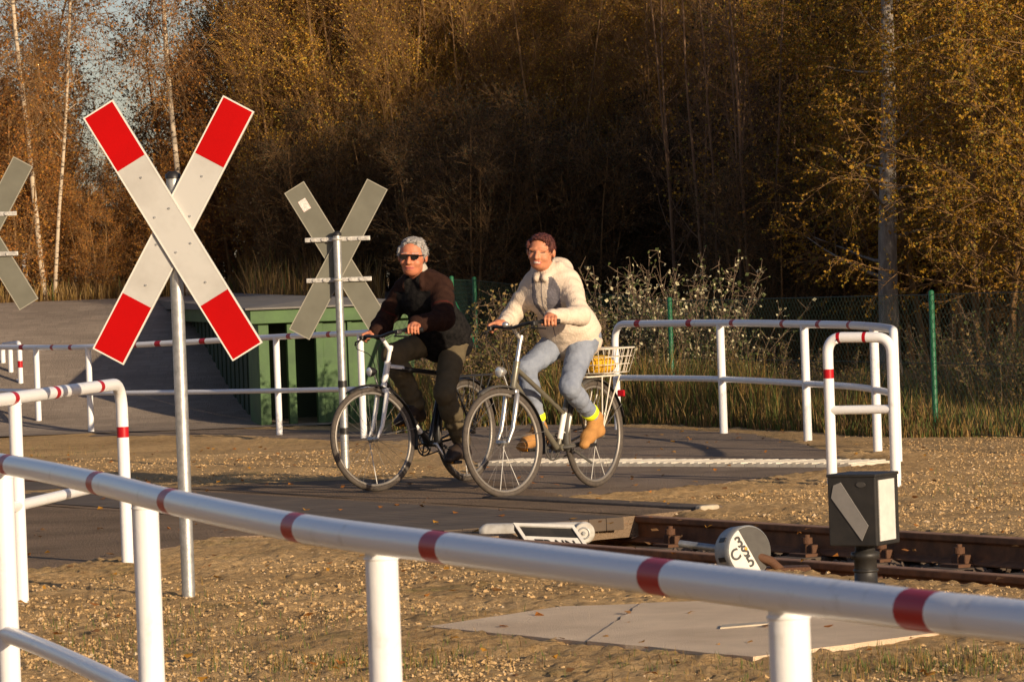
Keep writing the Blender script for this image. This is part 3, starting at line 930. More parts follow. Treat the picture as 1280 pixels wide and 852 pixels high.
# ------------------------------------------------------------------ chain-link fence
fp = [PZ(1170, 543, 0), PZ(842, 521, 0)]
fd = (fp[0] - fp[1]); fd.z = 0
F0 = fp[1] + fd * 1.25                                # beyond the right edge
F1 = Vector((-.40, 44.9, 0)); F2 = Vector((-.62, 42.6, 0))
fen = thing('chain_link_fence', (fp[1].x, fp[1].y, 0), 'green chain-link fence with thin posts in front of the dark wood', 'fence')
def gz(p): return float(macro(p.x, p.y))
fposts = [fp[0] + fd * .95, fp[0], fp[1], F1, F2]
tops = [1.2, 1.165, 1.14, 1.40, 1.42]
for p, zt_ in zip(fposts, tops):
    mb = MB(); mb.tube([Vector((p.x, p.y, gz(p) - .2)), Vector((p.x, p.y, zt_)), Vector((p.x, p.y, zt_ + .012))], [.024, .024, .014], 12)
    mb.build('post', 'fence_green', fen)
mb = MB(); mb.tube([Vector((F2.x + .02, F2.y, 1.15)), Vector((F2.x + .55, F2.y - 1.6, .02))], .022, 10); mb.build('brace', 'fence_green', fen)
mb = MB()
segs = list(zip(fposts, fposts[1:], tops, tops[1:]))
for a, b, za, zb_ in segs:
    Ls = (b - a).length
    H_ = 1.1
    st = .075
    k = -int(H_ / st)
    while k * st < Ls:
        for sg in (1, -1):
            s0 = k * st; s1 = s0 + H_
            if sg < 0: z_0, z_1 = 1, 0
            else: z_0, z_1 = 0, 1
            u0, u1 = max(0, s0), min(Ls, s1)
            if u1 - u0 < .01: continue
            def pt(u):
                t = u / Ls; f = (u - s0) / H_
                f = f if sg > 0 else 1 - f
                p = a.lerp(b, t); zl = gz(p) + .02; zh = za + (zb_ - za) * t - .02
                return Vector((p.x, p.y, zl + (zh - zl) * f))
            mb.tube([pt(u0), pt(u1)], .0015, 3, caps=False)
        k += 1
    for f in (.02, .5, .98):
        mb.tube([Vector((a.x, a.y, gz(a) + (za - gz(a)) * f)), Vector((b.x, b.y, gz(b) + (zb_ - gz(b)) * f))], .003, 4, caps=False)
mb.build('wire_mesh', 'wire', fen, recalc=False)

# distant small white panel and post on the left
sp = PD(95, 360, 54.5)
ds = thing('marker_sign', (sp.x, sp.y, gz(sp)), 'tiny white marker panel standing far off among the left trees', 'marker sign')
pz_ = PD(95, 318, 54.5).z
mb = MB(); mb.tube([Vector((sp.x, sp.y, gz(sp) - .1)), Vector((sp.x, sp.y, pz_))], .018, 8); mb.build('post', 'galv', ds)
mb = MB(); mb.box((sp.x, sp.y - .03, pz_), (.13, .02, .11), ch=.006); mb.build('panel', 'white', ds)
sp = PD(32, 360, 54)
mb = MB(); mb.tube([Vector((sp.x, sp.y, gz(sp) - .1)), Vector((sp.x, sp.y, PD(32, 318, 54).z)), Vector((sp.x, sp.y, PD(32, 316, 54).z))], [.04, .04, .02], 10)
lone('marker_post', mb, 'white', 'short pale post at the crest of the ramp at the far left', 'post')
# ------------------------------------------------------------------ trees
class Arr:
    def __init__(s): s.v, s.f, s.mi = [], [], []
    def tube(s, pts, rs, n, mi=0):
        k = len(s.v); m = len(pts); u = None
        for i, p in enumerate(pts):
            d = (pts[min(i + 1, m - 1)] - pts[max(i - 1, 0)])
            if d.length < 1e-9: d = Vector((0, 0, 1))
            d.normalize()
            if u is None: u, w = perp(d)
            else:
                u = u - d * u.dot(d)
                u = u.normalized() if u.length > 1e-6 else perp(d)[0]
                w = u.cross(d)
            for q in range(n):
                a = 2 * math.pi * q / n
                s.v.append(p + (u * math.cos(a) + w * math.sin(a)) * rs[i])
        for i in range(m - 1):
            for q in range(n):
                q2 = (q + 1) % n
                s.f.append((k + i * n + q, k + i * n + q2, k + (i + 1) * n + q2, k + (i + 1) * n + q)); s.mi.append(mi)
    def leaf(s, p, d, size, r, mi):
        k = len(s.v)
        u, w = perp(d)
        a = r.uniform(0, 6.28); x = u * math.cos(a) + w * math.sin(a)
        nrm = d.cross(x)
        h = size * r.uniform(.32, .5)
        s.v += [p, p + d * size * .5 + x * h + nrm * h * .3, p + d * size, p + d * size * .5 - x * h + nrm * h * .3]
        s.f.append((k, k + 1, k + 2, k + 3)); s.mi.append(mi)
    def mesh(s, name, mats, smooth=True):
        me = bpy.data.meshes.new(name)
        me.from_pydata([tuple(v) for v in s.v], [], s.f)
        for m in mats: me.materials.append(m)
        me.polygons.foreach_set('material_index', s.mi)
        if smooth: me.polygons.foreach_set('use_smooth', [True] * len(s.f))
        me.update(); return me

def rv(r): 
    return Vector((r.gauss(0, 1), r.gauss(0, 1), r.gauss(0, 1))).normalized()

def grow(seed, H, stems=1, r0=.09, prim=16, first=.12, plen=.33, rise=.9, droop=0.0, sec=6, twigs=5, leaf=1.0, lsize=.055,
         lean=.06, stem_spread=.15, twig_len=.45, split=None, wig=.05, leaf_top=None, leaf_low=0.0, brf=.42):
    r = random.Random(seed)
    W, Lf = Arr(), Arr()
    wr = [6, 4, 3, 3]
    def path(p, d, L, n, up, wob):
        pts = [p.copy()]
        d = d.normalized()
        for i in range(n):
            d = (d + rv(r) * wob + Vector((0, 0, up))).normalized()
            p = p + d * (L / n)
            pts.append(p.copy())
        return pts, d
    def leaves_on(pts, cnt):
        for _ in range(cnt):
            i = r.randrange(len(pts) - 1)
            p = pts[i].lerp(pts[i + 1], r.random())
            if leaf_top is not None and r.random() > max(leaf_low, min(1, (p.z / H - leaf_top) * 3)): continue
            Lf.leaf(p, (rv(r) + Vector((0, 0, -.5 if droop > 0 else -.1))).normalized(), lsize * r.uniform(.6, 1.35), r, r.choices((0, 1, 2), (5, 3, 3))[0])
    def twig(p, d, L, rad):
        pts, _ = path(p, d, L, 3, -droop * .5 + .05 * rise, .22)
        W.tube(pts, [rad, rad * .8, rad * .6, rad * .3], 3, 1)
        leaves_on(pts[1:], int(leaf) + (1 if r.random() < leaf % 1 else 0))
    def branch(p, d, L, rad, lev):
        n = 5 if lev == 1 else 4
        pts, dd = path(p, d, L, n, (.10 * rise if lev == 1 else .07 * rise) - droop * (.05 if lev == 1 else .16), .13)
        W.tube(pts, [rad * (1 - .78 * i / n) for i in range(n + 1)], wr[lev], 0 if lev == 1 else 1)
        cnt = sec if lev == 1 else twigs
        for k in range(cnt):
            t = .18 + .82 * (k + r.random()) / cnt
            i = min(n - 1, int(t * n)); q = pts[i].lerp(pts[i + 1], t * n - i)
            ax = (pts[i + 1] - pts[i]).normalized()
            sd = (ax * .75 + rv(r) * .75).normalized()
            if lev == 1: branch(q, sd, L * r.uniform(.32, .6) * (1.1 - .5 * t), rad * .42, 2)
            else: twig(q, sd, twig_len * r.uniform(.5, 1.2), max(.0035, rad * .45))
    for s_ in range(stems):
        a = 6.283 * s_ / stems + r.uniform(-.5, .5)
        base = Vector((math.cos(a), math.sin(a), 0)) * (stem_spread if stems > 1 else 0) * r.uniform(.5, 1.2)
        hd = Vector((math.cos(a) * lean, math.sin(a) * lean, 1)) + rv(r) * .03
        Hs = H * (1 if s_ == 0 else r.uniform(.7, 1.0))
        n = 12
        pts, _ = path(base + Vector((0, 0, -.25)), hd, Hs, n, .03, wig)
        rr = r0 * (1 if s_ == 0 else r.uniform(.6, .95))
        W.tube(pts, [rr * (1.25 if i == 0 else 1) * (1 - .85 * i / n) + .004 for i in range(n + 1)], 8, 0)
        for k in range(prim):
            t = first + (1 - first) * (k + r.random()) / prim
            i = min(n - 1, int(t * n)); q = pts[i].lerp(pts[i + 1], min(1, t * n - i))
            a2 = r.uniform(0, 6.283)
            el = r.uniform(.35, 1.0) * rise
            d = Vector((math.cos(a2), math.sin(a2), el))
            L = H * plen * (1.05 - .65 * t) * r.uniform(.6, 1.15)
            branch(q, d, L, max(.007, rr * (1 - .8 * t) * brf), 1)
    return W, Lf

class Kind:
    def __init__(s, nm, bark, twig, leaves, crown_name='crown', **kw):
        W, Lf = grow(**kw)
        s.wood = W.mesh(nm + '_wood', [M[bark], M[twig]])
        s.leaf = Lf.mesh(nm + '_leaves', LEAF[leaves], False) if Lf.f else None
        s.nm = nm
def plant(kind, name, pos, rz, sc, label, cat, group=None, tilt=0.0):
    o = bpy.data.objects.new(name, None); C.objects.link(o)
    o.location = pos; o.rotation_euler = (tilt, 0, rz); o.scale = (sc, sc, sc)
    tag(o, label, cat, group)
    for me, nm in ((kind.wood, 'trunk'), (kind.leaf, 'crown')):
        if me is None: continue
        c = bpy.data.objects.new(nm, me); C.objects.link(c); c.parent = o
    return o
def on_ground(px, d, dz=-.05):
    p = PD(px, 400, d)
    return Vector((p.x, p.y, float(macro(p.x, p.y)) + dz))

K = {
 'birch': Kind('birch', 'bark_birch', 'bark_red', 'rust', seed=3, H=11, r0=.046, prim=42, first=.26, plen=.09, rise=1.1, droop=.8, sec=9, twigs=8, leaf=1.9, lsize=.034, lean=.02, twig_len=.6, brf=.13, wig=.03),
 'birch_pair': Kind('birch_pair', 'bark_birch', 'bark_red', 'rust', seed=8, H=11, stems=2, r0=.046, prim=38, first=.24, plen=.12, rise=1.1, droop=.75, sec=9, twigs=8, leaf=2.4, lsize=.034, lean=.05, stem_spread=.05, twig_len=.55, brf=.13, wig=.035),
 'rust_bush': Kind('rust_bush', 'bark_brown', 'bark_red', 'rust', seed=21, H=5.0, stems=5, r0=.04, prim=14, first=.05, plen=.30, rise=1.0, sec=7, twigs=7, leaf=4.2, lsize=.042, lean=.2, stem_spread=.35),
 'bronze': Kind('bronze', 'bark_brown', 'bark_red', 'bronze', seed=31, H=11, stems=4, r0=.07, prim=24, first=.06, plen=.19, rise=1.9, sec=8, twigs=7, leaf=7.5, lsize=.042, lean=.10, stem_spread=.4, leaf_top=.10, leaf_low=.3, twig_len=.6),
 'bronze_b': Kind('bronze_b', 'bark_brown', 'bark_brown', 'bronze', seed=32, H=10, stems=3, r0=.08, prim=26, first=.06, plen=.21, rise=1.6, sec=8, twigs=7, leaf=6, lsize=.042, lean=.08, stem_spread=.3, leaf_top=.12, leaf_low=.25, twig_len=.6),
 'bare': Kind('bare', 'bark_brown', 'bark_red', 'bronze', seed=41, H=10, stems=4, r0=.06, prim=22, first=.05, plen=.23, rise=1.8, sec=8, twigs=8, leaf=1.2, lsize=.04, lean=.12, stem_spread=.4, twig_len=.65),
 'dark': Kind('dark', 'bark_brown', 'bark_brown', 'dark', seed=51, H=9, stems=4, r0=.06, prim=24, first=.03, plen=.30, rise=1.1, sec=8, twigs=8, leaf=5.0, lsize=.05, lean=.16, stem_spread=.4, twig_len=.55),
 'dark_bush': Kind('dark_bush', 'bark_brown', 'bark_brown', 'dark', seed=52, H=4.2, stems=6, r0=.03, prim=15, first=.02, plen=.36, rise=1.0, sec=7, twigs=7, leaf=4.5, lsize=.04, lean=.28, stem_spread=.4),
 'sapling': Kind('sapling', 'bark_pale', 'bark_pale', 'bronze', seed=61, H=8.5, stems=3, r0=.035, prim=14, first=.25, plen=.16, rise=1.5, sec=5, twigs=4, leaf=.5, lsize=.05, lean=.05, stem_spread=.3, wig=.035),
 'gold': Kind('gold', 'bark_grey', 'bark_brown', 'gold', seed=71, H=12, stems=1, r0=.20, prim=26, first=.16, plen=.24, rise=.3, droop=.22, sec=8, twigs=7, leaf=6, lsize=.055, lean=.01, twig_len=.5, brf=.22),
 'gold_b': Kind('gold_b', 'bark_brown', 'bark_brown', 'gold', seed=72, H=9, stems=2, r0=.07, prim=26, first=.20, plen=.34, rise=.4, droop=.20, sec=9, twigs=8, leaf=10, lsize=.044, lean=.10, twig_len=.5),
}
TR = random.Random(11)
def tree(kind, nm, px, d, sc, label, cat='tree', group=None, rz=None):
    return plant(K[kind], nm, on_ground(px, d), TR.uniform(0, 6.28) if rz is None else rz, sc, label, cat, group)

# left: birches and low rusty trees against the sky
tree('birch_pair', 'birch_tree', 64, 53.5, .85, 'forked white-barked birch with orange leaves standing behind the crest of the ramp', group='birches', rz=3.4)
tree('birch', 'birch_tree', 238, 53.1, .9, 'slender white-trunked birch rising behind the right arm of the front cross sign', group='birches', rz=2.0)
tree('birch', 'birch_tree', -12, 60, .85, 'thin birch at the left edge with sparse hanging twigs', group='birches', rz=4.0)
for i, (px, d, sc) in enumerate(((-40, 54, .9), (12, 53.6, .60), (34, 55, .66), (80, 54.5, .46), (122, 53.8, .36), (150, 54.5, .36), (172, 55, .42), (205, 53.8, .44), (222, 55.5, .48), (268, 54.5, .66), (295, 54.6, .8), (118, 60, .42), (40, 57, .60), (0, 57, .80), (212, 58, .48), (-20, 57, 1.0), (272, 57, .95), (165, 62, .4), (64, 60, .50), (325, 56, .85), (20, 59, .6), (250, 60, .66))):
    tree('rust_bush', 'autumn_tree', px, d, sc, 'low rust-leaved tree in the row behind the ramp at left', group='rust-leaved trees behind the ramp')
for px, d, sc in ((-100, 56, .9), (-165, 58, .95), (-235, 57, .9), (-300, 60, 1.0), (-370, 58, .95), (-130, 63, 1.1), (-220, 64, 1.1)):
    tree('rust_bush', 'autumn_tree', px, d, sc, 'low rust-leaved tree in the row behind the ramp at left', group='rust-leaved trees behind the ramp')
for px, d, sc in ((1400, 47, .8), (1470, 50, .85), (1400, 56, .9), (1540, 53, .85), (1480, 60, .95), (1350, 62, .95)):
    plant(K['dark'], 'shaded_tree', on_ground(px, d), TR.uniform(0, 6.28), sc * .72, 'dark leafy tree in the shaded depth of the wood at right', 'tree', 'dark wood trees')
# the wood: rows of trees, all a little taller than the picture shows
def row(kind, nm, lab, grp, xs, d0, d1, h0, h1, Hk, cat='tree'):
    for px in xs:
        d = TR.uniform(d0, d1)
        tree(kind, nm, px + TR.uniform(-16, 16), d, TR.uniform(h0, h1) / Hk, lab, cat, grp)
L1 = 'bronze-leaved tree in the thicket behind the cyclists'
row('bronze', 'thicket_tree', L1, 'bronze thicket trees', range(345, 1000, 40), 52.8, 55, 5.6, 6.4, 11)
row('bronze_b', 'thicket_tree', L1, 'bronze thicket trees', range(310, 700, 60), 56, 60, 6.2, 7.0, 10)
row('bronze', 'thicket_tree', L1, 'bronze thicket trees', range(700, 1020, 60), 56, 59, 6.0, 6.6, 11)
row('bronze_b', 'thicket_tree', L1, 'bronze thicket trees', range(690, 1000, 90), 65, 70, 6.8, 7.6, 10)
L2 = 'nearly leafless brown tree in the wood behind the cyclists'
row('bare', 'bare_tree', L2, 'bare wood trees', range(365, 1000, 48), 52, 53.5, 5.0, 6.0, 10)
L3 = 'dark leafy tree in the shaded depth of the wood at right'
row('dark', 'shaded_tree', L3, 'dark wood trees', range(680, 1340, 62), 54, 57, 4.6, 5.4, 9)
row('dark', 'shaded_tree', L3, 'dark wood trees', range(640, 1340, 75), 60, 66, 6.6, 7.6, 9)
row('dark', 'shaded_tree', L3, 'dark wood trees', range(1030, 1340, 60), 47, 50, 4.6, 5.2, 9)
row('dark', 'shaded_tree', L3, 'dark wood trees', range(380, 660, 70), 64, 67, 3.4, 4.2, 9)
row('dark_bush', 'understory_bush', 'bush with shade-darkened leaves under the trees at the edge of the wood', 'dark understory bushes', range(370, 640, 40), 51.5, 53, 1.8, 2.6, 4.2, 'bush')
row('dark_bush', 'understory_bush', 'bush with shade-darkened leaves under the trees at the edge of the wood', 'dark understory bushes', range(600, 1330, 38), 49.5, 52, 2.6, 3.5, 4.2, 'bush')
row('dark_bush', 'understory_bush', 'bush with shade-darkened leaves under the trees at the edge of the wood', 'dark understory bushes', range(960, 1330, 50), 45.5, 47.5, 2.0, 2.8, 4.2, 'bush')
for i, (px, d, sc) in enumerate(((905, 46.5, .68), (945, 45.5, .7), (962, 47, .68), (860, 48, .7))):
    tree('sapling', 'sapling', px, d, sc, 'thin pale-stemmed sapling lit by the sun in the dark wood', 'sapling', group='sunlit saplings')
# right: the big trunk and golden branches
tree('gold', 'golden_tree', 1112, 42.5, .62, 'big grey-trunked tree with golden leaves at right behind the white railing', rz=.4)
for i, (px, d, sc) in enumerate(((1240, 39.5, .60), (1172, 43.5, .60), (1050, 49.5, .76), (1110, 47.5, .72), (1150, 46, .70), (1335, 39, .66), (1300, 42, .72), (1215, 45, .68), (1270, 46, .72))):
    tree('gold_b', 'golden_tree', px, d, sc, 'golden-leaved tree with low spreading branches at the right edge', group='golden trees at the right edge')
# unseen trees and bushes added at right to cast shade on wood and weeds
for i, (x, y, sc) in enumerate(((11.6, 33.0, .72), (12.6, 34.6, .72), (13.6, 32.6, .76), (12.8, 36.4, .7), (10.8, 35.0, .66))):
    plant(K['dark'], 'shade_caster_tree', Vector((x, y, 0)), TR.uniform(0, 6), sc, 'dense dark tree added outside the picture at right to cast shade', 'tree', 'shade trees added outside the picture at right')
for i, (x, y, sc) in enumerate(((9.9, 27.2, .85), (10.8, 28.2, .9), (11.6, 27.6, .9), (12.2, 29.0, .95))):
    plant(K['dark_bush'], 'shade_caster_bush', Vector((x, y, 0)), TR.uniform(0, 6), sc, 'dense dark bush added outside the picture at right to cast shade', 'bush', 'shade bushes added outside the picture at right')

# ------------------------------------------------------------------ shrubs, weeds and grass
def shrub_mesh(seed, H, n, leaf_m, lsize, lpn, top=.25, spread=.5):
    r = random.Random(seed); W, Lf = Arr(), Arr()
    for i in range(n):
        a = r.uniform(0, 6.28); q = r.random() ** .6 * spread
        p = Vector((math.cos(a) * q * .4, math.sin(a) * q * .4, -.1))
        d = Vector((math.cos(a) * q * .9, math.sin(a) * q * .9, 1)).normalized()
        L = H * r.uniform(.55, 1.0); pts = [p]
        for k in range(6):
            d = (d + rv(r) * .12).normalized(); p = p + d * L / 6; pts.append(p)
        W.tube(pts, [.009 * (1 - .12 * k) for k in range(7)], 4)
        for k in range(lpn):
            t = r.uniform(top, 1.0) * 6; j = min(5, int(t)); q_ = pts[j].lerp(pts[j + 1], t - j)
            if r.random() < .5:
                e = q_ + (rv(r) + Vector((0, 0, .4))) * .10 * H / 1.5
                W.tube([q_, e], [.004, .002], 3); q_ = e
            Lf.leaf(q_, rv(r), lsize * r.uniform(.5, 1.3), r, r.choices((0, 1, 2), leaf_m)[0])
    return W, Lf
class SK:
    def __init__(s, nm, twig, leaves, **kw):
        W, Lf = shrub_mesh(**kw); s.nm = nm
        s.wood = W.mesh(nm + '_stems', [M[twig]]); s.leaf = Lf.mesh(nm + '_leaves', LEAF[leaves], False)
def shrub(k, name, pos, rz, sc, label, cat, group=None):
    o = plant(k, name, pos, rz, sc, label, cat, group)
    o.children[0].name = 'stems'; o.children[1].name = 'leaves'
    return o
KP = SK('snowberry', 'twig', 'pale', seed=5, H=1.75, n=46, leaf_m=(5, 4, 4), lsize=.040, lpn=38, top=.40, spread=.62)
KW = SK('weed', 'twig', 'weed', seed=6, H=1.5, n=26, leaf_m=(5, 3, 4), lsize=.042, lpn=70, top=.12, spread=.5)
KW2 = SK('tall_weed', 'twig', 'weed', seed=9, H=1.7, n=12, leaf_m=(4, 5, 2), lsize=.04, lpn=80, top=.15, spread=.32)
for px, d, sc, rz in ((782, 39.6, .96, 0), (832, 40.2, 1.04, 2.0), (878, 39.8, .98, 4.0)):
    shrub(KP, 'pale_shrub', on_ground(px, d), rz, sc, 'shrub with pale dotted leaves showing above the curved railing', 'shrub', 'pale-leaved shrubs')
for px, d, sc, k in ((588, 40, .72, KW), (612, 41, .9, KW2), (640, 40.5, .95, KW), (660, 40, .95, KW2), (628, 39, .8, KW), (600, 38.6, .68, KW), (735, 40, .85, KW), (755, 38.6, .75, KW2), (705, 40, .8, KW), (575, 41, .75, KW2), (650, 38.6, .7, KW), (690, 39, .7, KW)):
    shrub(k, 'weed_plant', on_ground(px, d), TR.uniform(0, 6), sc, 'tall leafy autumn weed growing behind the woman cyclist', 'weed', 'tall weeds behind the path')
for px, d, sc in ((960, 37, .62), (1035, 36, .55), (1130, 34.5, .5), (1200, 34, .62), (1250, 33.2, .65), (1290, 33.4, .6), (1225, 35, .8), (1275, 35, .8)):
    shrub(KW, 'weed_plant', on_ground(px, d), TR.uniform(0, 6), sc, 'leafy weed tangled along the chain-link fence at right', 'weed', 'weeds along the fence')

def blades(name, spots, hmin, hmax, wid, weights, seed, kind='stuff'):
    r = random.Random(seed); v, f, mi = [], [], []
    for (x, y, z, k) in spots:
        h = r.uniform(hmin, hmax) * k
        a = r.uniform(0, 6.28); ln = r.uniform(.02, .4) * h
        dx, dy = math.cos(a) * ln, math.sin(a) * ln
        b = r.uniform(0, 6.28); wx, wy = math.cos(b) * wid, math.sin(b) * wid
        i = len(v)
        v += [(x - wx, y - wy, z), (x + wx, y + wy, z), (x + dx * .35 + wx * .7, y + dy * .35 + wy * .7, z + h * .6), (x + dx * .35 - wx * .7, y + dy * .35 - wy * .7, z + h * .6), (x + dx, y + dy, z + h)]
        f += [(i, i + 1, i + 2, i + 3), (i + 3, i + 2, i + 4)]
        m = r.choices(range(4), weights)[0]; mi += [m, m]
    o = raw(name, v, f, GRASS, mi)
    return tag(o, kind=kind)
gr = random.Random(77)
back_line = [(-1.3, 38.9), (-.3, 37.9), (.95, 36.9), (2.0, 34.9), (2.6, 33.3), (3.1, 32.1), (4.2, 31.6), (6.5, 30.5)]
def back_y(x):
    for (x0, y0), (x1, y1) in zip(back_line, back_line[1:]):
        if x0 <= x <= x1: return y0 + (y1 - y0) * (x - x0) / (x1 - x0)
    return 99
spots = []
for _ in range(52000):
    x = gr.uniform(-1.2, 6.4); y0 = back_y(x)
    t = gr.random() ** 1.3
    y = y0 + t * 7.0 + gr.uniform(-.12, .1)
    k = (.35 + .65 * min(1, (y - y0) / .9)) * (.65 + .5 * noise.noise(Vector((x * 1.3, y * 1.3, 0))))
    if x > 2.3: k *= .62
    spots.append((x, y, float(macro(x, y)) - .02, max(.15, k)))
blades('tall_grass', spots, .35, .95, .006, (3, 3, 6, 4), 3)
spots = []
for _ in range(16000):                                # straw-coloured reeds on the crest of the ramp and beyond
    px = gr.uniform(-60, 480); d = gr.uniform(52.9, 57) if px < 310 else gr.uniform(50, 57)
    p = PD(px, 380, d); spots.append((p.x, p.y, float(macro(p.x, p.y)) - .03, gr.uniform(.6, 1.2) * (.45 if px < 300 else .8)))
blades('dry_reeds', spots, .25, .8, .008, (5, 3, 1, 4), 4)
spots = []
for cx, cy, sx, sy, n in ((430, 838, 70, 12, 900), (60, 550, 45, 6, 200), (1090, 838, 80, 10, 900), (860, 838, 70, 10, 500), (560, 815, 60, 10, 400), (1200, 830, 60, 10, 700), (200, 790, 60, 24, 500), (1240, 545, 40, 3, 200), (720, 776, 120, 5, 160), (330, 800, 90, 30, 500), (1200, 610, 60, 12, 200), (90, 800, 40, 20, 250)):
    for _ in range(n):
        p = PZ(gr.gauss(cx, sx), gr.gauss(cy, sy)); 
        if inpoly(np.array([p.x]), np.array([p.y]), slab_poly)[0][0]: continue
        spots.append((p.x, p.y, float(macro(p.x, p.y)) - .005, gr.uniform(.4, 1.0)))
blades('sparse_grass', spots, .025, .075, .0022, (3, 2, 6, 3), 5)

# clods and pebbles on the dirt; leaf litter
iv = [Vector(p) for p in ((1, 0, 0), (-1, 0, 0), (0, 1, 0), (0, -1, 0), (0, 0, 1), (0, 0, -1))]
ifc = [(0, 2, 4), (2, 1, 4), (1, 3, 4), (3, 0, 4), (2, 0, 5), (1, 2, 5), (3, 1, 5), (0, 3, 5)]
pr = random.Random(91)
def scatter(name, pts, smin, smax, mats, seed):
    r = random.Random(seed); v, f, mi = [], [], []
    for (x, y, z) in pts:
        s_ = smin + (smax - smin) * r.random() ** 3.0
        q = Matrix.Rotation(r.uniform(0, 6.28), 3, 'Z') @ Matrix.Rotation(r.uniform(-.5, .5), 3, 'X')
        sx, sy, sz = s_ * r.uniform(.7, 1.3), s_ * r.uniform(.7, 1.3), s_ * r.uniform(.5, .9)
        k = len(v)
        for p in iv:
            j = r.uniform(.7, 1.35)
            w = q @ Vector((p.x * sx * j, p.y * sy * j, p.z * sz * j))
            v.append((x + w.x, y + w.y, z + w.z + sz * .2))
        m = 0 if r.random() < .9 else 1
        for a in ifc: f.append([i + k for i in a]); mi.append(m)
    return tag(raw(name, v, f, mats, mi), kind='stuff')
cand = []
for _ in range(60000):
    y = 13.2 + 21 * pr.random() ** 1.4
    x = pr.uniform(-1, 1) * (.145 * y)
    cand.append((x, y))
for _ in range(3000):
    p = PZ(pr.uniform(700, 1280), pr.uniform(548, 640)); cand.append((p.x, p.y))
ax_, ay_ = np.array([c[0] for c in cand]), np.array([c[1] for c in cand])
hd = np.full(ax_.shape, 1e9)
for poly in (path_poly, lane_poly, cross_poly, slab_poly):
    ins, dist = inpoly(ax_, ay_, poly); hd = np.minimum(hd, np.where(ins, -dist, dist))
okm = (hd > -.06) & ((hd > .02) | (np.random.RandomState(1).rand(len(hd)) < .4)) & (rail_pit(ax_, ay_) < .02)
dens = np.array([noise.noise(Vector((x * 1.5, y * 1.5, 3))) for x, y in cand])
okm &= dens > -.32
pts = [(float(x), float(y), float(macro(x, y)) + .004) for x, y in zip(ax_[okm], ay_[okm])]
scatter('dirt_clods', pts, .003, .0125, [M['clod'], M['stone']], 12)
bal = []
for _ in range(5200):
    t, w = pr.uniform(.2, 8), pr.uniform(-1.0, 1.0)
    p = TP(t, w, -.165); bal.append(tuple(p))
scatter('track_ballast', bal, .018, .05, [mat('ballast', (.12, .085, .06), .95, col2=(.07, .05, .038), scale=14), mat('ballast_pale', (.26, .20, .15), .95)], 13)

lf = random.Random(17); v, f, mi = [], [], []
for _ in range(420):
    y = 13.6 + 24 * lf.random(); x = lf.uniform(-1, 1) * .14 * y
    i = len(v); a = lf.uniform(0, 6.28); sz = lf.uniform(.012, .028); z = float(macro(x, y)) + .028
    for k in range(5):
        b = a + k * 1.2566; v.append((x + math.cos(b) * sz * (1.3 if k == 0 else .8), y + math.sin(b) * sz, z + lf.uniform(-.006, .014)))
    f.append((i, i + 1, i + 2, i + 3, i + 4)); mi.append(lf.randrange(3))
tag(raw('fallen_leaves', v, f, LEAF['rust'], mi), kind='stuff')
# ------------------------------------------------------------------ bicycles
WB, WR = 1.08, .35
class Steer:                                          # rotation of the front assembly about the head axis
    def __init__(s, delta):
        a = Vector((-.30, 0, 1)).normalized(); c = Vector((.90, 0, .82))
        c = Vector((1.045, 0, .35)) 
        s.M = Matrix.Translation(c) @ Matrix.Rotation(-delta, 4, a) @ Matrix.Translation(-c)

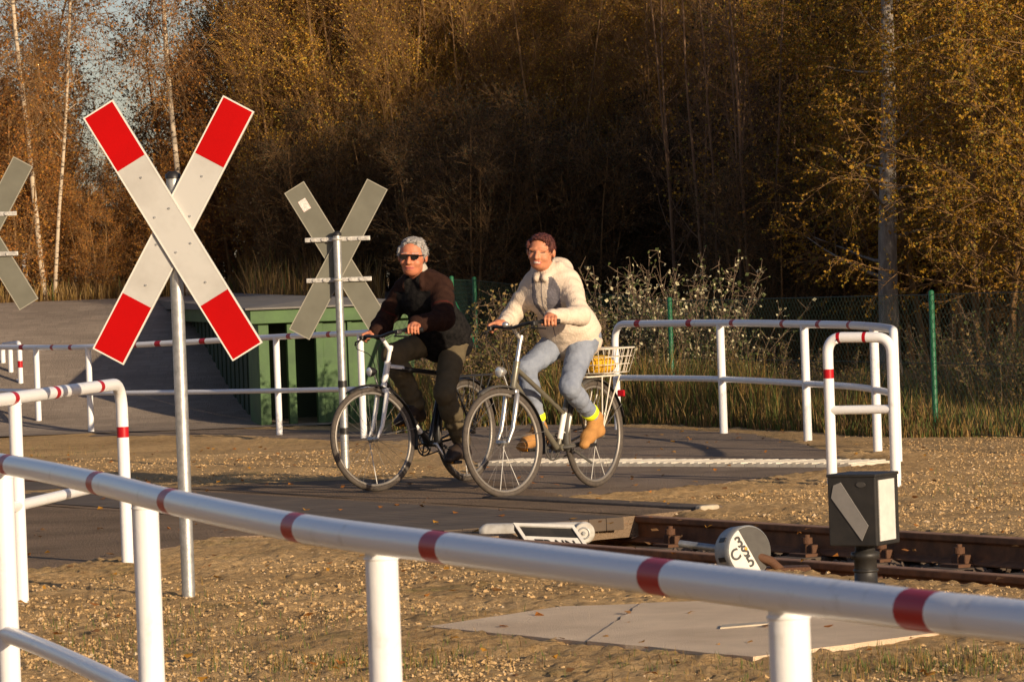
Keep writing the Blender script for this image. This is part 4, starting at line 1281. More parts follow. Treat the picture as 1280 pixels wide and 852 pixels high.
def bicycle(loc, head, label, style, delta, crank):
    rz = math.atan2(head.y, head.x)
    t = thing('bicycle', loc, label, 'bicycle', 'bicycles on the crossing', rotz=rz)
    W = WORLD[t.name]
    SM = Steer(delta).M
    woman = style == 'woman'
    FR = 'bike_olive' if woman else 'bike_black'
    FK = 'alu' if woman else 'bike_white'
    def part(name, mb, m, par=None, steer=False):
        Xm = W @ SM if steer else W
        mb.v = [Xm @ v for v in mb.v]
        return mb.build(name, m, par or t)
    def wheel(c, steer):
        mb = MB(); mb.ring(c, (0, 1, 0), WR - .020, .019, 56, 10); w = part('wheel', mb, 'rubber', None, steer)
        mb = MB(); 
        prof = [(.319, -.011), (.319, .011), (.303, .010), (.299, 0), (.303, -.010)]
        vs, fs = [], []
        for i in range(56):
            a = 2 * math.pi * i / 56
            for r_, y_ in prof: vs.append(Vector(c) + Vector((math.cos(a) * r_, y_, math.sin(a) * r_)))
        for i in range(56):
            for k in range(5):
                fs.append((i * 5 + k, i * 5 + (k + 1) % 5, ((i + 1) % 56) * 5 + (k + 1) % 5, ((i + 1) % 56) * 5 + k))
        mb.add(vs, fs, 0, True); part('rim', mb, 'rim', w, steer)
        mb = MB()
        for i in range(32):
            a = 2 * math.pi * i / 32
            b = a + (.55 if i % 4 < 2 else -.55)
            sd = .026 if i % 2 else -.026
            big = (i == 24) if not woman else (i in (22, 25))
            mb.tube([Vector(c) + Vector((math.cos(b) * .022, sd, math.sin(b) * .022)), Vector(c) + Vector((math.cos(a) * .303, sd * .12, math.sin(a) * .303))], (.0034 if not woman else .0024) if big else .001, 6 if big else 4, caps=False, mi=1 if big else 0)
        part('spokes', mb, ['steel_spoke', 'reflect_white'], w, steer)
        mb = MB(); mb.tube([Vector(c) + Vector((0, y, 0)) for y in (-.055, -.034, -.03, -.012, .012, .03, .034, .055)], [.006, .006, .022, .014, .014, .022, .006, .006], 14); part('hub', mb, 'alu', w, steer)
        return w
    FA, RA = Vector((WB, 0, WR)), Vector((0, 0, WR))
    BB = Vector((.44, 0, .285))
    wheel(RA, False); wheel(FA, True)
    ST = Vector((.235, 0, .80)); HT, HB = Vector((.895, 0, .845)), Vector((.945, 0, .70))
    # frame
    mb = MB()
    mb.tube([BB, ST], .0165, 12)
    if woman:
        mb.tube([HB + Vector((-.005, 0, .035)), Vector((.70, 0, .50)), BB + Vector((.02, 0, .0))], .020, 12)
        mb.tube([HT + Vector((.008, 0, -.03)), BB.lerp(ST, .42)], .0155, 12)
    else:
        mb.tube([HB + Vector((0, 0, .03)), BB], .021, 12, mif=lambda i: 0)
        mb.tube([HT + Vector((.006, 0, -.02)), ST + Vector((.012, 0, -.05))], .0175, 12)
    for sg in (-1, 1):
        y = sg * .062
        mb.tube([ST + Vector((0, sg * .012, -.03)), Vector((.13, y * .7, .60)), RA + Vector((.02, y, .01))], .008, 8)
        mb.tube([BB + Vector((0, sg * .03, 0)), Vector((.2, y, .31)), RA + Vector((.02, y, 0))], .009, 8)
        mb.box(RA + Vector((0, y, 0)), (.05, .006, .045), ch=.001)
    mb.tube([BB + Vector((0, -.036, 0)), BB + Vector((0, .036, 0))], .022, 14)
    fr = part('frame', mb, FR)
    mb = MB(); mb.tube([HB - (HT - HB) * .08, HB, HT, HT + (HT - HB) * .08], [.024, .021, .021, .024], 14)
    part('head_tube', mb, FR if woman else 'bike_white', None)
    if not woman:
        mb = MB(); dt_ = (BB - HB).normalized(); mb.tube([HB + dt_ * .035, HB + dt_ * .22], .0222, 12); mb.tube([HB + dt_ * .44, HB + dt_ * .52], .0216, 12)
        mb.tube([HT + Vector((-.01, 0, -.02)), HT + Vector((-.17, 0, -.036))], .0185, 12)
        part('white_panel', mb, 'bike_white', fr)
    else:
        mb = MB(); s_ = BB.lerp(ST, .10); e_ = BB.lerp(ST, .48); mb.tube([s_, e_], .0185, 12); part('pump', mb, 'bike_white', fr)
        mb = MB(); mb.tube([BB.lerp(ST, .16) + Vector((-.055, 0, 0)), BB.lerp(ST, .40) + Vector((-.065, 0, 0))], .021, 12); part('bottle', mb, 'bike_white', fr)
    # seat post and saddle
    mb = MB(); mb.tube([ST + Vector((.02, 0, -.06)), Vector((.205, 0, .925))], .0135, 12); part('seat_post', mb, 'alu')
    mb = MB()
    secs = [(.09, .0, .045, .945), (.10, .085, .05, .95), (.15, .095, .055, .955), (.22, .065, .05, .953), (.29, .03, .04, .95), (.355, .022, .03, .945), (.37, .006, .015, .94)]
    vs, fs = [], []
    for x, hw, hh, z in secs:
        for k in range(12):
            a = 2 * math.pi * k / 12
            vs.append((x, max(hw, .004) * math.cos(a), z + hh * .55 * math.sin(a)))
    for i in range(len(secs) - 1):
        for k in range(12): fs.append((i * 12 + k, i * 12 + (k + 1) % 12, (i + 1) * 12 + (k + 1) % 12, (i + 1) * 12 + k))
    fs += [list(range(12))[::-1], list(range((len(secs) - 1) * 12, len(secs) * 12))]
    mb.add(vs, fs, 0, True); part('saddle', mb, 'black_plastic')
    # fork with crown
    mb = MB()
    CR = HB + Vector((.012, 0, -.035))
    for sg in (-1, 1):
        y = sg * .052
        mb.tube([CR + Vector((0, sg * .03, .0)), CR + Vector((.008, y, -.02)), Vector((.995, y, .54)), Vector((1.03, y, .43)), FA + Vector((0, y, 0))], [.013, .017, .016, .013, .009], 12)
    mb.box(CR + Vector((0, 0, .002)), (.036, .10, .03), ch=.008)
    part('fork', mb, FK, None, True)
    # stem, bar
    BC = Vector((.90, 0, 1.075)) if woman else Vector((.925, 0, 1.03))
    mb = MB()
    ax_ = (HT - HB).normalized()
    top_ = HT + ax_ * (.17 if woman else .11)
    mb.tube([HT, top_], .0145, 12); mb.tube([top_ - ax_ * .012, BC], .014, 12); mb.tube([top_ - ax_ * .02, top_ + ax_ * .015], .019, 12)
    part('stem', mb, 'alu' if woman else 'bike_white', None, True)
    mb = MB()
    bp_ = []
    GR = []
    for sg in (-1, 1):
        pts = [BC + Vector((0, 0, 0)), BC + Vector((.012, sg * .10, .012)), BC + Vector((-.01, sg * .19, .022)), BC + Vector((-.10, sg * .29, .012))]
        pts = fillet(pts, .05, 5)
        mb.tube(pts, .0115, 10)
        GR.append((BC + Vector((-.035, sg * .218, .0195)), BC + Vector((-.12, sg * .312, .010))))
    part('handlebar', mb, 'black_metal', None, True)
    for a, b in GR:
        mb = MB(); mb.tube([a, a.lerp(b, .1), a.lerp(b, .9), b], [.0155, .0175, .0175, .015], 12); part('grip', mb, 'black_plastic', None, True)
    for sg in (-1, 1):
        mb = MB()
        p = BC + Vector((.02, sg * .20, .0))
        mb.tube([p, p + Vector((.035, sg * .02, -.015)), p + Vector((-.02, sg * .10, -.028))], .006, 8)
        mb.box(p + Vector((-.015, 0, .012)), (.04, .035, .03), ch=.006)
        part('brake_lever', mb, 'black_metal', None, True)
    mb = MB(); p = BC + Vector((.005, -.06, .025))
    if woman:
        mb.ell(p, (.024, .024, .02)); part('bell', mb, 'alu', None, True)
    mb = MB()
    for sg in (-1, 1):
        s0 = BC + Vector((.05, sg * .18, -.01))
        mb.tube(catmull([s0, s0 + Vector((.07, -sg * .05, -.05)), Vector((1.0, sg * .03, .90)), Vector((.975, sg * .02, .72))], .03), .0028, 5)
    part('cables', mb, 'black_plastic', None, True)
    # lamp
    lc = Vector((1.055, 0, .80)) if woman else Vector((1.05, .0, .80))
    mb = MB(); mb.tube([lc + Vector((-.055, 0, 0)), lc + Vector((-.03, 0, 0)), lc, lc + Vector((.006, 0, 0))], [.012, .028, .035, .033], 18); hl = part('headlight', mb, 'alu' if woman else 'black_plastic', None, True)
    mb = MB(); mb.ell(lc + Vector((.005, 0, 0)), (.007, .031, .031)); part('lens', mb, 'glass', hl, True)
    mb = MB(); mb.tube([lc + Vector((-.03, 0, -.01)), CR + Vector((.03, 0, .02))], .005, 6); part('lamp_bracket', mb, 'alu', hl, True)
    # fenders
    for c, a0, a1, stt in ((RA, -15, 165, False), (FA, 62, 195, True)):
        mb = MB()
        n = 26; vs, fs = [], []
        for i in range(n + 1):
            a = R(a0 + (a1 - a0) * i / n)
            dr = Vector((math.cos(a), 0, math.sin(a))) if not stt else Vector((-math.cos(a) * -1, 0, math.sin(a)))
            for y, k in ((-.027, -.008), (-.016, .004), (.016, .004), (.027, -.008)):
                vs.append(c + dr * (WR + .014 + k) + Vector((0, y, 0)))
            for y, k in ((.027, -.010), (.016, .0015), (-.016, .0015), (-.027, -.010)):
                vs.append(c + dr * (WR + .014 + k) + Vector((0, y, 0)))
        for i in range(n):
            for k in range(8): fs.append((i * 8 + k, i * 8 + (k + 1) % 8, (i + 1) * 8 + (k + 1) % 8, (i + 1) * 8 + k))
        fs += [list(range(8)), list(range(n * 8, n * 8 + 8))[::-1]]
        mb.add(vs, fs, 0, True)
        fn = part('fender', mb, 'black_plastic' if not woman else 'dark_grey', None, stt)
        mb = MB()
        ang = R(172 if stt else 150)
        e = c + Vector((math.cos(ang) * (WR + .01), 0, math.sin(ang) * (WR + .01)))
        for sg in (-1, 1): mb.tube([c + Vector((0, sg * .055, .015)), e + Vector((0, sg * .03, 0))], .0028, 5)
        part('fender_stay', mb, 'steel_spoke', fn, stt)
    # drive
    ca = crank
    for sg, a in ((1, ca), (-1, ca + math.pi)):
        d = Vector((math.cos(a), 0, math.sin(a)))
        s0 = BB + Vector((0, sg * .055, 0)); e0 = BB + d * .17 + Vector((0, sg * .068, 0))
        mb = MB(); mb.tube([BB, s0, e0], [.008, .012, .009], 8); cr_ = part('crank', mb, 'alu' if not woman else 'dark_grey')
        mb = MB(); pc_ = e0 + Vector((0, sg * .055, 0)); mb.box(pc_, (.09, .085, .022), ch=.006); mb.cyl(e0, pc_, .006, .006, 8); part('pedal', mb, 'black_plastic', cr_)
        mb = MB()
        for q in (-1, 1): mb.box(pc_ + Vector((q * .046, 0, 0)), (.004, .05, .014))
        part('pedal_reflector', mb, 'amber', cr_)
    cy_ = -.045
    mb = MB(); mb.ring(BB + Vector((0, cy_, 0)), (0, 1, 0), .082, .006, 40, 6); mb.ring(BB + Vector((0, cy_, 0)), (0, 1, 0), .06, .004, 30, 5)
    for k in range(5):
        a = k * 2 * math.pi / 5; mb.tube([BB + Vector((0, cy_, 0)), BB + Vector((math.cos(a) * .08, cy_, math.sin(a) * .08))], .006, 6)
    part('chainring', mb, 'dark_grey')
    mb = MB()
    mb.tube([BB + Vector((-.0, cy_, .084)), RA + Vector((0, cy_, .04))], .005, 6); mb.tube([BB + Vector((0, cy_, -.084)), RA + Vector((.03, cy_, -.09)), RA + Vector((-.02, cy_, -.04))], .005, 6)
    mb.ring(RA + Vector((0, cy_, 0)), (0, 1, 0), .042, .008, 24, 6)
    part('chain', mb, 'dark_grey')
    # rear carrier
    mb = MB()
    zc = .725
    for sg in (-1, 1):
        mb.tube(fillet([Vector((.13, sg * .04, zc)), Vector((.05, sg * .065, zc)), Vector((-.27, sg * .065, zc)), Vector((-.30, 0, zc))], .04, 4), .0055, 8)
        for xe in (-.02, -.13, -.24): mb.tube([Vector((xe, sg * .065, zc)), RA + Vector((-.0, sg * .066, .02))], .0048, 8)
    for xe in (.0, -.09, -.18): mb.tube([Vector((xe, -.065, zc)), Vector((xe, .065, zc))], .0045, 8)
    mb.tube([Vector((.13, -.04, zc)), Vector((.13, .04, zc))], .005, 8); mb.tube([Vector((.13, 0, zc)), ST + Vector((0, 0, -.06))], .006, 8)
    part('carrier', mb, 'cream_wire' if woman else 'black_metal')
    mb = MB(); mb.box((-.36 if not woman else -.355, 0, .60), (.02, .055, .045), ch=.008); part('rear_light', mb, 'red')
    mb = MB(); mb.tube([BB + Vector((-.10, .05, -.02)), Vector((.20, .10, .17))], .009, 8); part('kickstand', mb, 'dark_grey')
    if woman:
        # wire basket on the carrier
        mb = MB()
        def rectp(hx, hy, z, cx=-.12):
            return [Vector((cx - hx, -hy, z)), Vector((cx + hx, -hy, z)), Vector((cx + hx, hy, z)), Vector((cx - hx, hy, z))]
        lev = [(.155, .115, .745), (.170, .130, .80), (.182, .142, .85), (.195, .155, .905)]
        for hx, hy, z in lev:
            p = rectp(hx, hy, z); p = fillet([p[0].lerp(p[1], .5), p[1], p[2], p[3], p[0], p[0].lerp(p[1], .5)], .04, 4)
            mb.tube(p, .0058 if z > .9 else .003, 6)
        for k in range(9):
            u = -1 + 2 * k / 8
            for sy in (-1, 1):
                mb.tube([Vector((-.12 + u * lev[0][0], sy * lev[0][1], .745)), Vector((-.12 + u * lev[3][0], sy * lev[3][1], .905))], .0026, 5)
            mb.tube([Vector((-.12 + u * lev[0][0], -lev[0][1], .745)), Vector((-.12 + u * lev[0][0], lev[0][1], .745))], .0026, 5)
        for k in range(7):
            u = -1 + 2 * k / 6
            for sx in (-1, 1):
                mb.tube([Vector((-.12 + sx * lev[0][0], u * lev[0][1], .745)), Vector((-.12 + sx * lev[3][0], u * lev[3][1], .905))], .0026, 5)
        part('basket', mb, 'cream_wire')
    return t, W, SM, GR, BB

HD = Vector((-.55, -.835, 0)).normalized()
HDm = Vector((-.56, -.83, 0)).normalized()
wf = PZ(632, 622, .02); wr = wf - HD * WB
mf = PZ(470, 614, .02); mr = mf - HDm * WB
CRW, CRM = R(178), R(232)
bw = bicycle((wr.x, wr.y, .02), HD, 'olive grey bicycle with a silver fork and a wire basket, ridden by the woman', 'woman', R(13), CRW)
bm_ = bicycle((mr.x, mr.y, .02), HDm, 'black and white bicycle with a white fork, ridden by the man', 'man', R(18), CRM)

# yellow bag in the basket
def blob(mb, c, rad, seed, amp=.18):
    r = random.Random(seed)
    k = len(mb.v); mb.ell(c, rad, nu=18, nv=12)
    for i in range(k, len(mb.v)):
        q = mb.v[i]; d = q - Vector(c)
        mb.v[i] = Vector(c) + d * (1 + amp * noise.noise(q * 14 + Vector((seed, 0, 0))))
mb = MB(); blob(mb, (-.10, .0, .80), (.135, .10, .062), 3); blob(mb, (-.02, .02, .82), (.05, .06, .04), 5)
mb.v = [bw[1] @ v for v in mb.v]
lone('bag', mb, 'yellow', 'yellow cloth bag lying in the wire basket of the bicycle', 'bag', loc=bw[1] @ Vector((-.10, 0, .75)))
# ------------------------------------------------------------------ riders, grown as smooth surfaces from signed distances
class Field:
    def __init__(s, lo, hi, res):
        s.lo = np.array(lo, float); s.res = res
        s.n = (np.ceil((np.array(hi) - s.lo) / res).astype(int) + 1)
        s.f = np.full(tuple(s.n), 1.0, np.float32)
    def win(s, lo, hi, pad=.07):
        a = np.clip(np.floor((np.array(lo) - pad - s.lo) / s.res).astype(int), 0, s.n - 1)
        b = np.clip(np.ceil((np.array(hi) + pad - s.lo) / s.res).astype(int) + 1, 1, s.n)
        sl = tuple(slice(i, j) for i, j in zip(a, b))
        g = np.meshgrid(*[s.lo[k] + s.res * np.arange(a[k], b[k]) for k in range(3)], indexing='ij')
        return sl, g
    def mix(s, sl, d, k):
        f = s.f[sl]
        h = np.clip(.5 + .5 * (f - d) / k, 0, 1)
        s.f[sl] = f * (1 - h) + d * h - k * h * (1 - h)
    def cap(s, a, b, ra, rb, k=.02, sc=None, wr=0.0, wf=90., ph=0.0):      # tapered limb, optional cross folds
        a, b = np.array(a, float), np.array(b, float); rm = max(ra, rb) * (max(sc) if sc else 1)
        sl, g = s.win(np.minimum(a, b) - rm, np.maximum(a, b) + rm)
        sx, sy, sz = sc or (1, 1, 1)
        p = [(g[0] - a[0]) / sx, (g[1] - a[1]) / sy, (g[2] - a[2]) / sz]
        v = (b - a) / np.array([sx, sy, sz])
        L2 = v.dot(v) + 1e-12
        t = np.clip((p[0] * v[0] + p[1] * v[1] + p[2] * v[2]) / L2, 0, 1)
        q = np.sqrt((p[0] - t * v[0]) ** 2 + (p[1] - t * v[1]) ** 2 + (p[2] - t * v[2]) ** 2)
        d = q - (ra + (rb - ra) * t)
        if wr:
            d = d + wr * np.sin(t * math.sqrt(L2) * wf + 3 * p[0] * 9 + ph + 6 * p[1]) * np.sin(t * 7 + ph * 2 + p[2] * 16)
        s.mix(sl, d.astype(np.float32), k); return s
    def ell(s, c, r, k=.015, rot=None, sub=False):
        c = np.array(c, float); rm = max(r)
        sl, g = s.win(c - rm, c + rm)
        p = np.stack([g[0] - c[0], g[1] - c[1], g[2] - c[2]], -1)
        if rot is not None: p = p @ np.array(rot)
        r = np.array(r) * (np.array(getattr(s, 'hs', (1, 1, 1))) if rot is not None else 1)
        k0 = np.sqrt(((p / r) ** 2).sum(-1)); k1 = np.sqrt(((p / (r * r)) ** 2).sum(-1)) + 1e-9
        d = (k0 * (k0 - 1) / k1).astype(np.float32)
        if sub:
            f = s.f[sl]; h = np.clip(.5 - .5 * (f + d) / k, 0, 1)
            s.f[sl] = f * (1 - h) - d * h + k * h * (1 - h)
        else: s.mix(sl, d, k)
        return s
    def noise(s, amp, fr):
        g = np.meshgrid(*[s.lo[k] + s.res * np.arange(s.n[k]) for k in range(3)], indexing='ij')
        s.f += (amp * (np.sin(g[0] * fr + 2 * np.sin(g[2] * fr * .7)) * np.sin(g[1] * fr * 1.1 + 1.3) * np.sin(g[2] * fr * .9 + 2 * np.sin(g[0] * fr * .6)))).astype(np.float32)
        return s
    def cutz(s, z, above=True):
        g = s.lo[2] + s.res * np.arange(s.n[2])
        d = (z - g) if not above else (g - z)
        s.f = np.maximum(s.f, d[None, None, :].astype(np.float32)); return s
    def mesh(s):                                     # surface nets
        f = s.f; ins = f < 0
        nx_, ny_, nz_ = f.shape
        cnt = np.zeros((nx_ - 1, ny_ - 1, nz_ - 1), np.int8)
        for i in (0, 1):
            for j in (0, 1):
                for k in (0, 1): cnt += ins[i:nx_ - 1 + i, j:ny_ - 1 + j, k:nz_ - 1 + k]
        cells = np.argwhere((cnt > 0) & (cnt < 8))
        vid = np.full(cnt.shape, -1, np.int64); vid[tuple(cells.T)] = np.arange(len(cells))
        acc = np.zeros((len(cells), 3)); num = np.zeros(len(cells))
        cor = [(0, 0, 0), (1, 0, 0), (0, 1, 0), (1, 1, 0), (0, 0, 1), (1, 0, 1), (0, 1, 1), (1, 1, 1)]
        for a in cor:
            for b in cor:
                if sum(b) - sum(a) == 1 and all(b[q] >= a[q] for q in range(3)):
                    fa = f[cells[:, 0] + a[0], cells[:, 1] + a[1], cells[:, 2] + a[2]]; fb = f[cells[:, 0] + b[0], cells[:, 1] + b[1], cells[:, 2] + b[2]]
                    m = (fa < 0) != (fb < 0)
                    t = np.where(m, fa / np.where(m, fa - fb, 1), 0)
                    p = np.array(a) + t[:, None] * (np.array(b) - np.array(a))
                    acc[m] += p[m]; num[m] += 1
        V = s.lo + s.res * (cells + acc / np.maximum(num, 1)[:, None])
        Q = []
        for ax in range(3):
            A = [slice(None)] * 3; B = [slice(None)] * 3
            A[ax] = slice(0, -1); B[ax] = slice(1, None)
            e = np.argwhere(ins[tuple(A)] != ins[tuple(B)])
            u, v = [(1, 2), (2, 0), (0, 1)][ax]
            e = e[(e[:, u] > 0) & (e[:, v] > 0) & (e[:, u] < f.shape[u] - 1) & (e[:, v] < f.shape[v] - 1)]
            def at(du, dv):
                c = e.copy(); c[:, u] -= du; c[:, v] -= dv
                return vid[c[:, 0], c[:, 1], c[:, 2]]
            q = np.column_stack([at(1, 1), at(0, 1), at(0, 0), at(1, 0)])
            fl = ~ins[tuple(e.T)]
            q[fl] = q[fl][:, ::-1]
            Q.append(q[(q >= 0).all(1)])
        return V, np.concatenate(Q)
def field_obj(name, fld, W, mats, parent=None, matf=None, origin=None):
    V, Q = fld.mesh()
    cen = V[Q].mean(1)
    inv = (WORLD[parent.name].inverted() @ W) if parent is not None else W
    A = np.array(inv); P = V @ A[:3, :3].T + A[:3, 3]
    if origin is not None: P = P - np.array(origin)
    me = bpy.data.meshes.new(name); me.from_pydata(P.tolist(), [], Q.tolist())
    for m in mats: me.materials.append(M[m])
    if matf is not None: me.polygons.foreach_set('material_index', matf(cen).astype(np.int32))
    me.polygons.foreach_set('use_smooth', [True] * len(Q)); me.update()
    o = bpy.data.objects.new(name, me); C.objects.link(o)
    if parent is not None: o.parent = parent
    if origin is not None: o.location = origin; WORLD[o.name] = Matrix.Translation(origin)
    sm = o.modifiers.new('relax', 'SMOOTH'); sm.factor = .5; sm.iterations = 2
    return o

def ik(a, b, l1, l2, pole):
    a, b, pole = Vector(a), Vector(b), Vector(pole)
    d = b - a; L = min(d.length, (l1 + l2) * .999)
    x = (l1 * l1 - l2 * l2 + L * L) / (2 * L); h = math.sqrt(max(0, l1 * l1 - x * x))
    dn = d.normalized(); pl = (pole - dn * pole.dot(dn)).normalized()
    return a + dn * x + pl * h

def rider(bike, label, woman, crank, head, yaw, pitch, lean):
    t, W, SM, GR, BB = bike
    A = np.array
    RES = .0065
    # joints in the bicycle's own axes (x forward, y to the rider's left, z up)
    hips = [Vector((.22, sg * .085, .985)) for sg in (-1, 1)]
    chest = Vector((.42, 0, 1.285)); neck = Vector((.50, .0, 1.425))
    sh = [Vector((.475, sg * (.165 if woman else .185), 1.365 if woman else 1.352)) for sg in (-1, 1)]
    grips = [(SM @ a, SM @ b) for a, b in GR]
    ped = []
    for sg, a in ((-1, crank + math.pi), (1, crank)):
        ped.append(BB + Vector((math.cos(a) * .17, sg * .123, math.sin(a) * .17 + .012)))
    HC = Vector(head)
    Rz = Matrix.Rotation(yaw, 3, 'Z') @ Matrix.Rotation(pitch, 3, 'Y') @ Matrix.Rotation(lean, 3, 'X')
    HS = (1.02, 1.06, .92) if woman else (1.08, 1.14, 1.05)
    Rs = Rz @ Matrix.Diagonal(HS)
    def Hd(x, y, z): return HC + Rs @ Vector((x, y, z))
    rot = A(Rz)
    f = Field((-.25, -.60, .02), (1.25, .60, 1.80), RES); f.hs = HS
    # head
    f.ell(HC + Rs @ Vector((-.012, 0, .03)), (.098, .077, .092), .01, rot)
    f.ell(HC + Rs @ Vector((.028, 0, -.03)), (.066, .062, .088), .03, rot)
    f.ell(HC + Rs @ Vector((.045, 0, -.085)), (.042, .043, .030), .025, rot)
    for sg in (-1, 1):
        f.ell(HC + Rs @ Vector((.066, sg * .036, -.030)), (.026, .026, .024), .015, rot)
        f.ell(HC + Rs @ Vector((-.005, sg * .080, -.004)), (.020, .010, .032), .006, rot)
        f.cap(Hd(.086, sg * .014, .030), Hd(.078, sg * .052, .026), .009, .007, .012)
    for sg in (-1, 1): f.ell(HC + Rs @ Vector((.098, sg * .033, .010)), (.014, .017, .010), .008, rot, sub=True)
    f.cap(Hd(.090, 0, .018), Hd(.116, 0, -.026), .009, .014, .010)
    for sg in (-1, 1): f.ell(HC + Rs @ Vector((.102, sg * .012, -.030)), (.011, .009, .008), .006, rot)
    f.ell(HC + Rs @ Vector((.090, 0, -.056)), (.012, .026, .0065), .006, rot)
    f.ell(HC + Rs @ Vector((.087, 0, -.071)), (.012, .022, .007), .006, rot)
    f.cap(Hd(-.02, 0, -.06), neck - Vector((.02, 0, .03)), .056, .060, .03)
    # trunk and limbs under the clothes
    f.cap((.23, 0, 1.02), chest, .105, .115, .05, sc=(1, 1.25, 1)); f.cap(chest, neck - Vector((.02, 0, .06)), .095, .055, .05, sc=(1, 1.15, 1))
    elb, wri, kne, ank = [], [], [], []
    for i, sg in enumerate((-1, 1)):
        a, b = grips[i]
        gc = a.lerp(b, .50); ax = (b - a).normalized()                 # towards the bar end
        up = Vector((0, 0, 1)); up = (up - ax * up.dot(ax)).normalized()
        fw = up.cross(ax) * (1 if sg < 0 else -1)
        if fw.x < 0: fw = -fw
        w = gc - fw * .072 + up * .034 - ax * .012
        wri.append(w)
        e = ik(sh[i], w, .285, .255, Vector((-.35, sg * .65, -.75)))
        elb.append(e)
        f.cap(sh[i] + Vector((-.02, -sg * .045, -.03)), e, .042, .038, .03); f.cap(e, w, .038, .026, .02)
        # hand: palm, four wrapped fingers, thumb
        f.cap(w, gc - fw * .028 + up * .026, .026, .030, .015, sc=None)
        f.cap(gc - fw * .030 + up * .027 - ax * .024, gc - fw * .030 + up * .027 + ax * .026, .020, .018, .012)
        for q, off in enumerate((-.033, -.011, .011, .032)):
            ln = (.95, 1.05, 1.0, .85)[q]
            o = ax * (off if True else 0)
            k0 = gc + o - fw * .006 + up * .031
            k1 = gc + o + fw * .027 * ln + up * .018
            k2 = gc + o + fw * .024 * ln - up * .016
            k3 = gc + o + fw * .004 - up * .027
            f.cap(k0, k1, .0105, .0095, .004); f.cap(k1, k2, .0095, .0085, .003); f.cap(k2, k3, .0085, .0075, .003)
        tb = gc - fw * .045 - ax * .035 + up * .018
        t1 = gc - fw * .022 - ax * .055 - up * .006; t2 = gc + fw * .010 - ax * .052 - up * .018
        f.cap(tb, t1, .0125, .0105, .006); f.cap(t1, t2, .0105, .0085, .003)
        # leg
        an = ped[i] + (Vector((-.115, -sg * .012, .155)) if woman and sg > 0 else Vector((-.125, -sg * .012, .115)))
        ank.append(an)
        kn = ik(hips[i], an, .425, .415, Vector((1, sg * (.10 if woman else .16), .35)))
        kne.append(kn)
        f.cap(hips[i], kn, .078, .052, .04); f.cap(kn, an, .050, .034, .02)
        f.cap(an, ped[i] + Vector((-.02, 0, .035)), .034, .030, .02)
    def face(c):
        q = ((c - A(HC)) @ rot) / A(HS)
        m = np.zeros(len(c))
        lip = (q[:, 0] > .075) & (np.abs(q[:, 1]) < .027 - np.abs(q[:, 2] + .063) * .4) & (np.abs(q[:, 2] + .063) < (.0145 if woman else .010))
        m[lip] = 1
        if woman: m[(q[:, 0] > .075) & (np.abs(q[:, 1]) < .021) & (np.abs(q[:, 2] + .062) < .0058)] = 2
        for sg in (-1, 1):
            m[(q[:, 0] > .06) & (np.abs(q[:, 1] - sg * .033) < .013) & (np.abs(q[:, 2] - .009) < .0046)] = 3
            if not woman: m[(q[:, 0] > .06) & (np.abs(q[:, 1] - sg * .034) < .018) & (np.abs(q[:, 2] - .033) < .0022)] = 4
        return m
    org = W @ Vector((.22, 0, .95))
    body = field_obj('person', f, W, ['skin_red' if not woman else 'skin', 'lips', 'teeth', 'eye', 'hair_grey' if not woman else 'hair_red'], None, face, origin=org)
    tag(body, label, 'person', 'people riding bicycles')
    # hair
    f = Field(A(HC) - .18, A(HC) + .18, .0048); f.hs = HS
    f.ell(HC + Rs @ Vector((-.018, 0, .036)), (.101, .0815, .0955) if woman else (.098, .0795, .0915), .01, rot)
    if woman:
        f.ell(HC + Rs @ Vector((.030, .012, .098)), (.050, .055, .026), .03, rot); f.ell(HC + Rs @ Vector((-.05, 0, -.02)), (.056, .070, .07), .03, rot)
        for sg in (-1, 1): f.ell(HC + Rs @ Vector((.022, sg * .070, .045)), (.030, .016, .040), .012, rot)
    else:
        f.ell(HC + Rs @ Vector((.006, .01, .104)), (.056, .058, .016), .03, rot); f.ell(HC + Rs @ Vector((-.055, 0, -.01)), (.05, .074, .06), .03, rot)
        for sg in (-1, 1): f.ell(HC + Rs @ Vector((.008, sg * .076, .032)), (.032, .017, .042), .012, rot)
    f.noise(.0055, 120); f.noise(.003, 210)
    f.ell(HC + Rs @ Vector((.108, -.008 if woman else 0, .016 if woman else .004)), (.082, .086, .090) if woman else (.090, .086, .104), .006, rot, sub=True)
    f.ell(HC + Rs @ Vector((.03, 0, -.12)), (.12, .12, .10), .008, rot, sub=True)
    for sg in (-1, 1): f.ell(HC + Rs @ Vector((.0, sg * .088, -.012)), (.024, .022, .034), .005, rot, sub=True)
    hr = field_obj('hair', f, W, ['hair_red' if woman else 'hair_grey'], body)
    r_ = random.Random(4 + woman)
    hm = hr.data; inv = WORLD[body.name].inverted() @ W; hc = inv @ HC; bm = bmesh.new(); bm.from_mesh(hm)
    vl = [v for v in bm.verts]; nrm = {v: v.normal.copy() for v in vl}
    fwd = (inv.to_3x3() @ (Rz @ Vector((1, 0, 0)))).normalized(); dwn = Vector((0, 0, -1))
